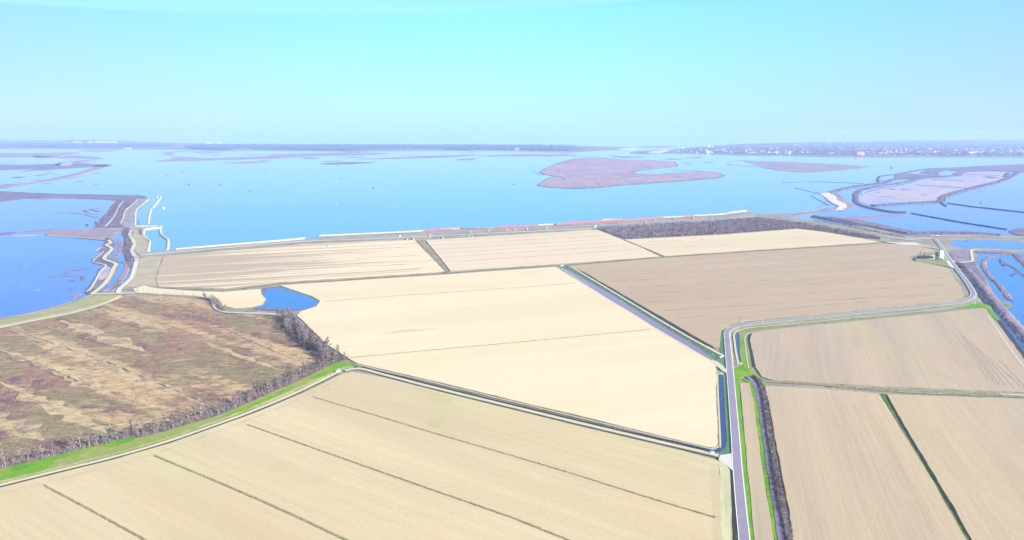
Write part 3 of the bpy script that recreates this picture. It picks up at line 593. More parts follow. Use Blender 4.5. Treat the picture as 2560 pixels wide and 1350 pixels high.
# flats far out
for p, m in (([(385, 403), (430, 397), (446, 393), (520, 395), (640, 391), (700, 386), (780, 383), (900, 381), (975, 384), (900, 388), (780, 391), (700, 396), (560, 400), (440, 403)], 'marsh'),
          ([(800, 409), (860, 405), (940, 406), (880, 410), (830, 411)], 'scrub'), ([(890, 398), (1000, 393), (1100, 389), (1190, 385.5), (1150, 392), (1000, 397)], 'marsh'),
          ([(1195, 390), (1300, 385), (1440, 387), (1380, 391), (1250, 391)], 'marsh'), ([(405, 386), (440, 378), (470, 377), (430, 384), (445, 392), (425, 388)], 'marsh'),
          ([(560, 407), (620, 404), (680, 405), (620, 408)], 'marsh'), ([(1520, 389), (1560, 391), (1625, 392), (1560, 394)], 'scrub'), ([(190, 377), (240, 375), (300, 377), (240, 379)], 'marsh'),
          ([(1343, 463.6), (1360, 452), (1376, 443.4), (1390, 446), (1410, 449), (1412, 446), (1388, 441), (1360, 435), (1348, 430), (1362, 421), (1381, 413), (1413.5, 403), (1436, 397), (1481.5, 393), (1557, 398), (1620, 400), (1688, 404), (1693, 415), (1633, 422), (1595, 426), (1577, 432), (1607, 435), (1650, 436), (1680, 432), (1708, 431), (1758.6, 429.6), (1796, 431), (1811.5, 439.6), (1784, 446), (1708, 452), (1633, 457), (1557, 462), (1494, 468.6), (1431, 470.6), (1381, 468.6)], 'island'),
          ([(1862, 402), (1920, 403.5), (1980, 405), (2046, 408), (2134, 413), (2160, 416), (2147, 421), (2096, 426), (2021, 431), (1970, 428), (1920, 420), (1885, 411)], 'marsh')):
    if m == 'island': M['island'] = ground_mat('reddish_marsh', (.29, .185, .20), (.22, .155, .21), (.30, .22, .25), .010, .12, R(3), 3.0)
    if len(p) > 14:
        sweep('ground', p + [p[0]], [(-3.5, -.2), (-1.5, .25), (1.5, .25), (3.5, -.2)], M['scrub'], .75, jo=7, js=.02, curve=m != 'island')
    isle(p, m, .6, 10 if m != 'island' else 9, .015, m != 'island')
for pts in ([(1822, 411), (1830, 403), (1848, 401), (1872, 402)], [(1820, 412), (1860, 415), (1900, 418), (1945, 426)], [(1335, 424), (1334, 429), (1342, 433), (1362, 437)], [(2160, 415), (2171, 417.5), (2166, 421), (2140, 423)],
            [(1955, 455), (1990, 456), (2030, 454), (2090, 456), (2160, 459)], [(1985, 470), (2010, 475), (2033, 481), (2056, 483)], [(2029, 490), (2050, 502), (2071, 514)], [(2029, 490), (2040, 485), (2056, 483)], [(1680, 425), (1770, 430)], [(1706, 395), (1740, 394)]):
    sweep('reed_strip', pts, [(-2, -.6), (-1, .8), (1, .8), (2, -.6)], M['scrub'], .1, jo=1, kind='stuff')
for pts in ([(1392, 432), (1415, 433), (1435, 434)], [(1440, 459), (1465, 462), (1480, 465)], [(1550, 452), (1562, 458), (1566, 460)], [(1490, 447), (1500, 448)], [(1570, 411), (1610, 410)], [(1395, 417), (1402, 415)], [(2037, 422), (2055, 420), (2069, 421)], [(1920, 417), (1940, 414)], [(1995, 420), (2001, 421)]):
    sweep('water', pts, flat(7), M['water'], .63, jo=3)

# creeks and taller growth on the big island
rnd = random.Random(44)
for _ in range(26):
    x, y = rnd.uniform(1390, 1640), rnd.uniform(408, 462)
    if x > 1560 and 419 < y < 434: continue
    l = rnd.uniform(12, 45)
    sweep('water', [(x, y), (x + l * .4, y + rnd.uniform(-1.5, 1.5)), (x + l, y + rnd.uniform(-2, 3))], flat(rnd.uniform(6, 13)), M[rnd.choice(('water', 'mud'))], .63 + .01 * rnd.random(), jo=7, js=.03, seed=x, taper=True)
for _ in range(10):
    x, y = rnd.uniform(1640, 1780), rnd.uniform(434, 448)
    sweep('water', [(x, y), (x + 9, y - 1), (x + 18, y + 1)], flat(rnd.uniform(6, 11)), M[rnd.choice(('water', 'scrub'))], .64, jo=7, js=.03, seed=x, taper=True)
scrub('scrub', [(1405, 410), (1440, 400), (1482, 396), (1530, 399)], M['twig'], 9, 120, 4, 8, 10, .6, rows=2, seed=61, thick=.8)
scrub('scrub', [(1352, 462), (1431, 468), (1557, 460), (1700, 450), (1790, 442)], M['twigviolet'], 12, 60, 2.5, 9, 9, .6, seed=62, thick=.7)
# slivers of mud and marsh that break the surface
rnd = random.Random(12)
for (x0, x1, y0, y1, n, L) in ((0, 250, 382, 462, 34, 26), (400, 1180, 377, 404, 26, 60), (2170, 2500, 432, 505, 16, 26), (1960, 2230, 448, 480, 5, 18), (20, 240, 660, 725, 7, 16), (1300, 1560, 385, 393, 4, 40), (0, 110, 490, 500, 5, 30), (1640, 1780, 392, 412, 5, 30)):
    for _ in range(n):
        x, y = rnd.uniform(x0, x1), rnd.uniform(y0, y1); l = L * rnd.uniform(.35, 1.0); sl = rnd.uniform(-.09, .02)
        dd = P(x, y).length; w = min(70, dd * dd / (F * H) * rnd.uniform(.3, .85))
        sweep('marsh_ground', [(x - l / 2, y - sl * l / 2), (x, y + rnd.uniform(-.4, .4)), (x + l / 2, y + sl * l / 2)], [(-w - 1, -.5), (-w, 0), (w, 0), (w + 1, -.5)], M[rnd.choice(('marsh', 'scrub'))], .3 if y > 430 or x < 300 else .25, jo=w * 1.2, js=.02, seed=x, taper=True)
# right-hand wetland
isle([(2148, 492), (2180, 478), (2260, 462), (2310, 450), (2400, 440), (2420, 430), (2520, 430), (2512, 447), (2437, 467), (2367, 487), (2330, 503), (2190, 511), (2155, 504)], 'mud', .12, 3, drop=.3)
for p, m, z in (([(2328, 420), (2360, 419.5), (2437, 415.5), (2560, 410), (2800, 402), (2800, 436), (2560, 430), (2480, 426), (2420, 429), (2395, 437), (2380, 434), (2398, 427), (2370, 425), (2352, 428), (2342, 432), (2300, 431)], 'scrub', 1.5),
          ([(2240, 436), (2275, 433), (2310, 436), (2345, 433), (2353, 440), (2315, 445), (2290, 449), (2262, 446), (2235, 449)], 'scrub', 1.2),
          ([(1990, 539), (2040, 531), (2085, 527), (2120, 522), (2136, 514), (2124, 505), (2112, 504), (2108, 492), (2096, 484), (2072, 480), (2060, 484), (2066, 500), (2080, 509), (2096, 515), (2086, 522), (2040, 526), (1990, 533), (1940, 534), (1900, 534), (1910, 541)], 'marsh', 1.0),
          ([(2026, 540), (2080, 541), (2153, 550), (2241, 569), (2284, 578), (2372, 577), (2459, 580), (2500, 586), (2500, 592), (2380, 588), (2300, 589), (2262, 586), (2197, 573), (2109, 556)], 'scrub', 1.6),
          ([(2060, 541), (2109, 543), (2197, 538), (2264, 533), (2262, 536), (2200, 542), (2150, 547), (2100, 548)], 'marsh', 1.0),
          ([(2522, 578), (2545, 570), (2700, 566), (2700, 590), (2540, 586)], 'scrub', 1.3)):
    isle(p, m, z, 2.5, .03, False)
isle([(2050, 484), (2070, 481), (2090, 490), (2092, 499), (2116, 510), (2118, 517), (2103, 527), (2090, 524), (2098, 514), (2081, 507), (2068, 496)], 'sand', 1.1, 1.5, .05, False, 0)
BK = [([(2074, 481), (2122, 469), (2175, 461), (2210, 457), (2230, 449), (2258, 445)], 22, 2.6), ([(2195, 456), (2199, 441), (2240, 435.5), (2284, 427), (2328, 421)], 10, 1.5),
      ([(2184, 514), (2250, 509), (2328, 505), (2352, 502), (2367, 488), (2437, 468), (2492, 455), (2525, 442), (2547, 428)], 24, 2.4), ([(2350, 505), (2365, 515)], 6, 1), ([(2520, 432), (2510, 443)], 20, 1.5),
      ([(2138, 487), (2153, 474), (2197, 466), (2241, 459), (2273, 453), (2295, 445), (2339, 442), (2405, 437)], 20, 1.8), ([(2138, 487), (2139, 497), (2141, 506), (2166, 517), (2219, 528), (2265, 531)], 18, 2.6),
      ([(2415, 435), (2450, 437), (2498, 439)], 9, 1.2), ([(2328, 449), (2370, 451), (2407, 452.5)], 9, 1), ([(2293, 463), (2350, 466), (2415, 470)], 4, .6),
      ([(2031, 541), (2109, 554), (2197, 571), (2262, 585)], 9, 3.0)]
for i, (p, w, h) in enumerate(BK):
    sweep('embankment', p, [(-w / 2, -.8), (-w / 3, h * .8), (0, h), (w / 3, h * .7), (w / 2, -.8)], M['scrub'], .3, jz=.5, jo=w * .12, js=.03, seed=i, k=500, kind='structure')
    scrub('scrub', p, M['twigdark'], 5, w * .8, 2.6, 3, 8, .3 + h * .6, rows=2, seed=40 + i, thick=.35)
sweep('path', [(2160, 486), (2163, 478), (2200, 468), (2250, 460), (2290, 450)], flat(4), M['trackgrey'], 2.3, jo=1)
sweep('path', [(1900, 535), (1960, 532), (2022, 528.5), (2050, 523), (2072, 516)], flat(3.5), M['stone'], 1.3, jo=1)

# ponds of the right corner
pool('water', [(2374, 611.5), (2386, 604), (2390, 600), (2473, 600), (2560, 605.5), (2900, 622), (2900, 650), (2560, 625.5), (2485, 621.5), (2438, 620.5), (2414, 621.5), (2384, 616)], M['pond'])
pool('water', [(2444, 634), (2470, 630), (2560, 633), (2900, 655), (3600, 1300), (2900, 1100), (2560, 828), (2530, 790), (2512, 773), (2531, 767), (2525, 757), (2500, 750), (2486, 735), (2470, 704), (2447, 668), (2441, 650)], M['pond'], curve=False)
for i, (p, w, h, m) in enumerate((([(2440, 631), (2485, 632), (2530, 634), (2550, 648), (2575, 672)], 14, 1.0, 'scrub'), ([(2530, 636), (2485, 640), (2466, 647), (2459, 658), (2461, 672), (2473, 689), (2497, 713), (2512, 732), (2525, 750)], 8, .9, 'marsh'),
                 ([(2500, 648), (2505, 662), (2512, 663)], 4, .3, 'scrub'), ([(2508, 655), (2530, 668), (2548, 682), (2575, 700)], 5, .35, 'scrub'), ([(2528, 690), (2540, 683)], 3, .3, 'scrub'), ([(2500, 757), (2515, 762), (2528, 766)], 9, .6, 'drygreen'))):
    sweep('ground', p, [(-w / 2, -.1), (-w / 4, h), (w / 4, h * .9), (w / 2, -.1)], M[m], G + .06, jz=.6, jo=w * .2, js=.06, seed=i)
    if m != 'drygreen': scrub('scrub', p, M['twigdark' if m == 'scrub' else 'twig'], 2.5, w * .8, 1.8, 2, 9, G + h * .6, seed=70 + i, thick=.16)
sweep('canal', [(2402, 664), (2417, 684), (2441, 713), (2464, 745), (2494, 780), (2530, 825), (2562, 866), (2760, 1110)], flat(9), M['ditchwater'], G + .05, jo=.6)
sweep('ground', [(2398, 668), (2411, 688), (2434, 718), (2456, 749), (2486, 788), (2520, 833), (2555, 880), (2740, 1130)], flat(4), M['dark'], G + .07, jo=1.2)
sweep('ground', [(2416, 672), (2432, 690), (2462, 722), (2485, 752), (2512, 782), (2548, 822), (2600, 880)], [(-6, 0), (-3, 1.0), (2, .9), (6, 0)], M['marsh'], G + .05, jo=1.5)
slab('ground', [(2378, 655), (2390, 657), (2440, 655), (2442, 668), (2458, 690), (2480, 735), (2505, 770), (2492, 770), (2466, 738), (2440, 706), (2418, 680), (2400, 664)], G + .4, M['scrub'], .3, .5, 1, .05)
slab('ground', [(2385, 625), (2432, 625), (2428, 640), (2430, 650), (2395, 652), (2384, 648), (2374, 632)], G + .5, M['marsh'], .3, 1, 1, .05)
slab('ground', [(2436, 756), (2456, 757), (2474, 764), (2482, 778), (2500, 800), (2490, 800), (2462, 768), (2440, 768), (2380, 770), (2420, 762)], FZ - .2, M['grass'], .3, .5, .8, .08)
sweep('path', [(2470, 789), (2490, 818), (2520, 862), (2560, 916), (2640, 1010)], flat(1.2), M['track'], FZ + .04, jo=.5)
slab('ground', [(2282, 648), (2300, 640), (2330, 632), (2352, 628), (2378, 655), (2378, 668), (2330, 659), (2296, 655)], FZ + .05, M['drygreen'], .3, .5, 1, .05)
slab('ground', [(2318, 640), (2346, 636), (2350, 650), (2320, 647)], FZ + .12, M['trackgrey'], 0, 0, .5, .05)
slab('ground', [(2205, 604), (2262, 604), (2320, 611), (2340, 619), (2300, 618), (2262, 610)], FZ + .02, M['levee'], .3, .5, 1, .05)
slab('ground', [(2215, 606), (2290, 606), (2305, 612), (2262, 612)], FZ + .06, M['trackgrey'], 0, 0, 1, .05)

# ------------------------------------------------------------------ the shore dike: slope, band of grass
DK = [(345, 634), (440, 627), (600, 614), (762, 601.5), (800, 597), (920, 593), (1060, 585), (1190, 577.5), (1345, 570), (1480, 564), (1660, 553), (1800, 545), (1866, 537)]
sweep('dike_ground', DK, [(-15, -1.4), (-9, .1), (-4, 1.3), (2, 1.4), (9, .3), (13, -.1)], M['dikeslope'], 1.5, jo=.8, k=600)
sweep('ground', [(440, 634), (600, 620), (760, 606.5), (920, 600), (1060, 592.5), (1280, 582), (1480, 571)], [(-9, 0), (-5, .3), (5, .3), (9, 0)], M['ground'], G + .05, jo=2)
slab('ground', [(344, 650), (372, 641), (402, 642), (396, 665), (390, 700), (394, 714), (372, 710), (345, 716), (322, 716), (312, 720), (330, 704), (342, 680)], G + .3, M['tanearth'], .3, 1, 1.5, .03)
WALLS = [  # rock sea walls: points, width, height, material, label
 ([(440, 623.5), (520, 616.5), (600, 610), (680, 603.5), (762, 596)], 6, 2.4, 'stone', 'long white rock sea wall nearest the sandy spit, at the left end of the dike'),
 ([(798, 589.5), (900, 585), (1000, 580.5), (1058, 577)], 5.5, 2.2, 'stone', 'white rock sea wall right of the gap in the shore wall'),
 ([(1058, 576.5), (1100, 574.5), (1128, 573)], 7, 2.6, 'redstone', 'short dark red stone wall, leftmost red stretch of the shore'),
 ([(1100, 573), (1150, 571), (1160, 574)], 4, 2.0, 'stone', 'white rock wall end just before the overlapping spur'),
 ([(1142, 568.5), (1165, 570), (1185, 572)], 4, 1.8, 'stone', 'thin white spur wall reaching out at the overlap of the shore walls'),
 ([(1182, 572), (1230, 570), (1280, 567), (1345, 563.5)], 8, 2.6, 'redstone', 'long pink and red stone wall before the middle white stretch'),
 ([(1345, 562.5), (1368, 561.5), (1388, 560.5)], 5, 2.2, 'stone', 'short white rock wall between two long red stretches'),
 ([(1388, 561), (1450, 557), (1510, 553), (1580, 549), (1655, 544)], 8.5, 2.6, 'redstone', 'longest pink and red stone wall, behind the dark thicket'),
 ([(1505, 549), (1530, 548.5), (1558, 549)], 5, 1.8, 'stone', 'outer pale rock ledge in the water before the longest red wall'),
 ([(1655, 543.5), (1708, 541.5)], 5, 2.2, 'stone', 'white rock wall between the longest and the rightmost red walls'),
 ([(1708, 541.5), (1735, 539.5)], 7, 2.4, 'redstone', 'small red stone wall, rightmost red stretch of the shore'),
 ([(1735, 539), (1790, 536.5), (1820, 533.5)], 5, 2.0, 'stone', 'white rock wall right of the rightmost red stretch'),
 ([(1820, 532.5), (1845, 529), (1866, 526.5)], 8, 2.4, 'stone', 'broad white rock wall at the right tip of the shore dike'),
 ([(393, 492), (402, 493), (393, 506), (382, 520)], 6, 2.2, 'stone', 'slanting white breakwater at the far end of the lagoon spit'),
 ([(378, 523), (373, 540), (371, 558.5)], 6.5, 2.2, 'stone', 'straight white breakwater beside the far end of the spit'),
 ([(338, 566), (360, 565.5), (396, 565.5), (403, 568), (386, 570.5), (362, 573.5)], 4.5, 2.0, 'stone', 'hooked white breakwater shaped like a hairpin off the spit'),
 ([(400.5, 573), (402.5, 586), (412, 594), (419, 599), (420, 610), (418, 624)], 7, 2.2, 'stone', 'winding white breakwater nearest the shore dike'),
 ([(373, 497), (357, 511), (341, 526), (338, 543), (338, 561)], 5, 2.0, 'stone', 'pale stone edge on the right side of the far spit terrace'),
 ([(345, 498), (330, 513), (314, 527), (308, 545), (302, 558)], 5, 2.0, 'stone', 'pale stone edge on the left side of the far spit terrace'),
 ([(359, 573), (359, 589), (366, 597), (374, 604), (371, 618), (369, 631)], 4, 1.8, 'stone', 'pale stone edge along the near spit terrace facing the lagoon'),
 ([(325, 587), (326, 595), (334, 604), (330, 620), (328, 628)], 4, 1.4, 'stone', 'pale stone edge along the landward side of the near spit terrace'),
]
for i, (p, w, h, m, lab) in enumerate(WALLS):
    rnd = random.Random(i); root = None; w *= .62; h *= .8
    ms = [M[m], M['redlight']] if m == 'redstone' else M[m]
    o = sweep('rock_wall', p, [(-w / 2 - .6, -1.0), (-w / 3, h * .8), (0, h), (w / 4, h * .75), (w / 2 + .6, -1.0)], ms, .7, jz=.35, jo=.5, js=.35, kind='thing', label=lab, cat='sea wall', group='sea walls of the lagoon shore', k=900, mn=2.0, mi=[1, 1, 0, 0] if m == 'redstone' else None, curve=True)
    # loose boulders: joined to the same wall mesh
    bmh = bmesh.new(); bmh.from_mesh(o.data)
    for q in along(p, 4.0, .7, w * .9, rnd):
        s = rnd.uniform(.5, 1.1); r = bmesh.ops.create_icosphere(bmh, subdivisions=1, radius=s)
        for v in r['verts']:
            v.co = Vector((v.co.x * rnd.uniform(.8, 1.3), v.co.y, v.co.z * .8)) + q + Vector((0, 0, h * .55))
    bmh.to_mesh(o.data); bmh.free()
rnd = random.Random(5)
# terraces of the spit: dark oyster-rack rows
for (cx, cy), n in (((343, 548), 5), ((345, 556), 4), ((350, 505), 4), ((343, 513), 4), ((362, 601), 2), ((358, 610), 2), ((356, 618), 2), ((349, 575), 3)):
    for k in range(n):
        y = cy + k * 1.4
        sweep('ground', [(cx - 4 + rnd.uniform(-2, 2), y), (cx, y - .3), (cx + 5 + rnd.uniform(-2, 2), y + .2)], flat(1.4), M['scrub'], 1.46 if cy < 570 else G + .1, jo=.8)
slab('ground', [(330, 575), (345, 572), (358, 574), (358, 590), (370, 604), (368, 630), (350, 634), (340, 630), (336, 612), (330, 595)], G + .06, M['tanearth'], 0, 0, 1, .05)
slab('ground', [(346, 574), (354, 573), (356, 588), (347, 587)], G + .1, M['scrub'], 0, 0, 1, .1)

# pale concrete ramps crossing the dike
RAMPS = [((1074, 584), (1075, 591)), ((1106, 591), (1107, 595)), ((1173, 588), (1173, 592)), ((1180, 588), (1181, 592)), ((1175, 576), (1176, 580)), ((1221, 574), (1223, 577)), ((1266, 572), (1268, 575)), ((1286, 572), (1288, 575)), ((1318, 569), (1319, 573)), ((1364, 567), (1367, 570)), ((1453, 561), (1455, 564)),
         ((1500, 558), (1504, 562)), ((1486, 567), (1492, 562)), ((1543, 555), (1547, 558)), ((1611, 551), (1616, 559)), ((1637, 549), (1639, 552)), ((1684, 546), (1688, 550)), ((1731, 541), (1735, 547)), ((1781, 542), (1783, 545)), ((998, 592), (1002, 587)), ((1016, 594), (1018, 599)), ((1030, 592), (1034, 598)), ((822, 610), (823, 618))]
names = ['leftmost', 'second from the left', 'third from the left', 'fourth from the left']
ramps = sorted(RAMPS, key=lambda r: r[0][0])
for i, (a, b) in enumerate(ramps):
    a3, b3 = P(*a, 2.9), P(*b, 2.9); d = (b3 - a3).normalized(); r = Vector((d.y, -d.x, 0))
    V = []; st = 6
    for k in range(st + 1):
        q = a3.lerp(b3, k / st); q.z = 2.2 + 1.1 * math.sin(math.pi * k / st)
        V += [q - r * .9 - Vector((0, 0, 1.2)), q - r * .9, q - r * .7, q + r * .7, q + r * .9, q + r * .9 - Vector((0, 0, 1.2))]
    for v in (V[2::6] + V[3::6]): v.z -= .15
    Fc = []
    for k in range(st):
        for j in range(5): n = k * 6 + j; Fc.append((n, n + 6, n + 7, n + 1))
    Fc += [(0, 1, 2, 3, 4, 5), tuple(st * 6 + j for j in (5, 4, 3, 2, 1, 0))]
    where = 'leftmost of the pale ramps' if i == 0 else ('rightmost of the pale ramps' if i == len(ramps) - 1 else 'among the row of pale ramps')
    tag(mesh('concrete_ramp', V, Fc, M['concrete']), 'small pale concrete ramp crossing the dike slope, ' + where, 'ramp', 'concrete ramps over the dike')

# ------------------------------------------------------------------ bare trees
def limb(V, Fc, a, b, ra, rb, n=5):
    d = (b - a).normalized(); u = d.orthogonal().normalized(); w = d.cross(u); k = len(V)
    for p, r in ((a, ra), (b, rb)):
        for i in range(n):
            t = 6.2832 * i / n; V.append(p + u * (r * math.cos(t)) + w * (r * math.sin(t)))
    for i in range(n): Fc.append((k + i, k + (i + 1) % n, k + n + (i + 1) % n, k + n + i))
def tree_meshes(seed, h, spread, kind):
    rnd = random.Random(seed); V, Fc = [], []; C, CF = [], []
    q = Vector((0, 0, 0)); pts = [q]
    for k in range(1, 5): pts.append(Vector((rnd.uniform(-.25, .25) * k * .5, rnd.uniform(-.25, .25) * k * .5, h * (.22 * k))))
    rr = [.24, .19, .14, .09, .04]; s = h / 10
    for k in range(4): limb(V, Fc, pts[k], pts[k + 1], rr[k] * s, rr[k + 1] * s)
    def twigs(p, d, L, n):
        for _ in range(n):
            t = rnd.random(); a = p + d * (L * t)
            e = (d + Vector((rnd.uniform(-1, 1), rnd.uniform(-1, 1), rnd.uniform(-.3, 1.1))) * .75).normalized() * (L * rnd.uniform(.3, .75))
            o = Vector((rnd.uniform(-1, 1), rnd.uniform(-1, 1), .2)).normalized() * (.062 * s * rnd.uniform(.7, 1.6)); k = len(C)
            C.extend([a - o, a + o, a + e]); CF.append((k, k + 1, k + 2))
    nl = 12 if kind != 'sapling' else 6
    for i in range(nl):
        t = .18 + .75 * (i + rnd.random()) / nl; f = t * 4; j = min(3, int(f / .88 * .88)); a = pts[j].lerp(pts[j + 1], min(1, f - j))
        ang = i * 2.4 + rnd.uniform(-.4, .4); up = .75 + .6 * t
        d = Vector((math.cos(ang), math.sin(ang), up)).normalized(); L = h * spread * (1.15 - .75 * t) * rnd.uniform(.75, 1.2)
        limb(V, Fc, a, a + d * L, .07 * s, .02 * s, 3); twigs(a, d, L, 46 if kind != 'sapling' else 16)
        m = a + d * L * .5; d2 = (d + Vector((rnd.uniform(-1, 1), rnd.uniform(-1, 1), .3))).normalized()
        limb(V, Fc, m, m + d2 * L * .5, .035 * s, .012 * s, 3); twigs(m, d2, L * .55, 30 if kind != 'sapling' else 8)
    twigs(pts[3], Vector((0, 0, 1)), h * .22, 20)
    def me(nm, v, f):
        x = bpy.data.meshes.new(nm); x.from_pydata([tuple(p) for p in v], [], f); x.update(); return x
    return me('trunk', V, Fc), me('crown', C, CF)
def make_tree(seed, h, spread, kind, tm, cm):
    t, c = tree_meshes(seed, h, spread, kind)
    r = bpy.data.objects.new('bare_tree' if kind != 'sapling' else 'young_tree', None); COL.objects.link(r)
    link('trunk', t, M[tm], r); link('crown', c, M[cm], r); return r
def copy_tree(o, parent=None):
    c = o.copy(); COL.objects.link(c); c.parent = parent
    for ch in [x for x in bpy.data.objects if x.parent == o]: copy_tree(ch, c)
    return c
PROTO = {}
def place(key, p, rz, s, label, cat, group, sz=None):
    spec = PROTO[key]
    if not spec[1]: o = spec[0]; spec[1] = True; ch = None
    else:
        o = spec[0].copy(); COL.objects.link(o)
        for x in spec[2]:
            y = x.copy(); COL.objects.link(y); y.parent = o
            for g in spec[3].get(x.name, []): w = g.copy(); COL.objects.link(w); w.parent = y
    o.location = p; o.rotation_euler = (0, 0, rz); o.scale = (s, s, sz or s)
    return tag(o, label, cat, group)
def proto(key, root):
    ch = [x for x in COL.objects if x.parent == root]
    PROTO[key] = [root, False, ch, {x.name: [y for y in COL.objects if y.parent == x] for x in ch}]
for i in range(5): proto('t%d' % i, make_tree(100 + i, 10.5, .27, 'tree', 'trunk', 'twig' if i % 2 else 'twigpale'))
for i in range(3): proto('d%d' % i, make_tree(200 + i, 10, .25, 'tree', 'trunk', ('twig', 'twigviolet', 'twigdark')[i]))
for i in range(2): proto('s%d' % i, make_tree(300 + i, 6, .22, 'sapling', 'trunk', 'twigpale'))
rnd = random.Random(11)
BELT1 = [(-60, 1190), (0, 1166), (120, 1141), (260, 1106), (400, 1076), (540, 1034), (650, 988), (780, 930), (840, 905)]
bands = [(0, 300, 'bare grey tree at the left end of the belt behind the bright green verge'), (300, 600, 'bare grey tree in the middle of the belt behind the bright green verge'), (600, 900, 'bare grey tree at the right end of the belt behind the green verge')]
def px_of(p):
    v = Vector((p.x, p.y, p.z - H)); f = v.y * math.cos(PITCH) - v.z * math.sin(PITCH); d = -v.y * math.sin(PITCH) - v.z * math.cos(PITCH)
    return 1280 + F * v.x / f, 675 + F * d / f
for p in along(BELT1, 2.6, G + .3, 6, rnd):
    x, y = px_of(p)
    if (440 < x < 458 or 150 < x < 162) and rnd.random() < .7: continue
    lab = next((l for a, b, l in bands if a <= x < b), bands[0][2])
    big = 1.0 + .25 * nz(p, .03, 2)
    place('t%d' % rnd.randrange(5) if rnd.random() < .8 else 'd%d' % rnd.randrange(3), p, rnd.uniform(0, 6.28), big * rnd.uniform(.8, 1.3), lab, 'tree', 'bare trees of the belt behind the green verge')
BELT2 = [(706, 790), (722, 808), (748, 838), (785, 868), (820, 890), (850, 904)]
for p in along(BELT2, 1.9, G + .3, 15, rnd):
    x, y = px_of(p)
    place('d%d' % rnd.randrange(3) if rnd.random() < .7 else 't%d' % rnd.randrange(5), p, rnd.uniform(0, 6.28), rnd.uniform(.85, 1.35),
          'bare bushy tree in the belt between pond and road corner, %s end' % ('pond' if y < 845 else 'road'), 'tree', 'bare trees of the belt below the pond')
ROW = [(340, 731), (400, 737), (450, 741), (500, 745), (530, 752), (543, 762), (556, 773)]
for p in along(ROW, 8.0, G + .9, 3, rnd):
    x, y = px_of(p)
    if x < 515: place('s%d' % rnd.randrange(2), p, rnd.uniform(0, 6.28), rnd.uniform(.8, 1.35), 'slender leafless young tree lining the grey track by the small cream field', 'tree', 'young trees along the grey track')
for p in along([(515, 745), (535, 755), (546, 765), (562, 777)], 3.2, G + .6, 5, rnd):
    place('t%d' % rnd.randrange(5), p, rnd.uniform(0, 6.28), rnd.uniform(.55, .85), 'bare tree clustered at the bend of the grey track', 'tree', 'bare trees at the track bend')
for x, y, s, l in ((2262, 586, .8, 'tall bare tree left of the white dike junction on the right'), (2276, 586, .9, 'second tall bare tree left of the dike junction'), (2352, 592, .9, 'bare tree right beside the dike junction car park'),
                   (2300, 641, .9, 'round bare tree behind the dark shed in the yard'), (2310, 640, .7, 'small bare tree beside the dark shed in the yard'), (2285, 651, .75, 'bare tree at the pointed tip of the grassy yard'),
                   (1480, 572, .6, 'bare tree where the dike track meets the thicket'), (820, 742, .2, 'tiny lone bush by the right tip of the blue pond')):
    place('d%d' % rnd.randrange(3), P(x, y, FZ), rnd.uniform(0, 6), s, l, 'tree', None)
scrub('undergrowth', BELT1, M['twig'], 1.0, 7, 4.6, 2.4, 14, G + .3, seed=80, thick=.08, rows=2)
scrub('undergrowth', BELT1, M['twig'], 1.6, 8, 2.2, 2.5, 10, G + .3, seed=81, thick=.12)
scrub('undergrowth', BELT2, M['twigdark'], .9, 20, 3.6, 3.2, 14, G + .3, seed=82, thick=.13, rows=3)
scrub('undergrowth', [(510, 745), (535, 754), (545, 766), (560, 778)], M['twigdark'], 1.2, 5, 2.5, 2.4, 12, G + .6, seed=83, rows=2)
scrub('undergrowth', [(340, 733), (400, 738), (450, 741), (510, 745)], M['reed'], 2.5, 3, 1.2, 2, 8, G + .9, seed=84)
scrub('undergrowth', [(556, 781), (600, 786), (640, 776), (690, 776), (706, 782)], M['twigdark'], 1.5, 7, 2.2, 2.6, 10, G + .3, seed=85, rows=2)
scrub('reed_fringe', [(660, 728), (685, 720), (720, 724), (745, 733), (775, 739), (800, 752), (785, 770), (740, 775)], M['twig'], 1.5, 3, 1.3, 1.6, 9, G + .05, seed=86)
# hedge of the right-hand ditch
HG = [(1884, 940), (1896, 952), (1905, 975), (1912, 1010), (1922, 1080), (1935, 1160), (1951, 1250), (1973, 1350), (1992, 1440)]
sweep('scrub_bank', HG, [(-2.2, 0), (-1.2, .9), (1.0, 1.1), (2.2, .2)], M['litter'], G + .6, jz=.6, jo=.8, js=.3, kind='stuff', k=600)
scrub('scrub', HG, M['twigdark'], .45, 4.2, 2.0, 1.8, 16, G + .9, seed=90, thick=.07, rows=2)
scrub('scrub', HG, M['twigpale'], .9, 4.6, 1.7, 1.5, 12, G + .9, seed=91, thick=.06)
scrub('scrub', HG, M['bushleaf'], 1.3, 4.4, 1.3, 1.6, 16, G + .9, kind='leafy', seed=92, s=.16)
# bushes on the canal's green bank and other verges
scrub('scrub', [(1408, 664), (1440, 680), (1560, 750), (1700, 832), (1800, 892)], M['bushleaf'], 1.6, 6, 1.3, 2.2, 12, G + .4, kind='leafy', seed=93, s=.24)
scrub('scrub', [(1812, 840), (1813, 880)], M['bushleaf'], 1.2, 3, 1.0, 1.5, 14, G + .4, kind='leafy', seed=94, s=.2)
scrub('scrub', [(1457, 679), (1560, 741), (1700, 824), (1772, 863)], M['twigdark'], 2.0, 3, 1.2, 1.6, 8, G + .5, seed=95, thick=.12)
scrub('scrub', [(2392, 655), (2416, 676), (2440, 706), (2464, 738), (2486, 766), (2514, 795), (2552, 838), (2600, 900)], M['twigdark'], 1.5, 8, 2.2, 2.6, 12, G + .4, seed=96, thick=.14, rows=2)
scrub('scrub', [(2386, 640), (2400, 645), (2428, 640)], M['twig'], 2, 20, 1.2, 2.5, 10, G + .6, seed=97, rows=2)
scrub('scrub', [(0, 792), (80, 776), (150, 758), (215, 738)], M['twig'], 2.2, 6, 2.6, 2.5, 8, .4, seed=98, thick=.12)
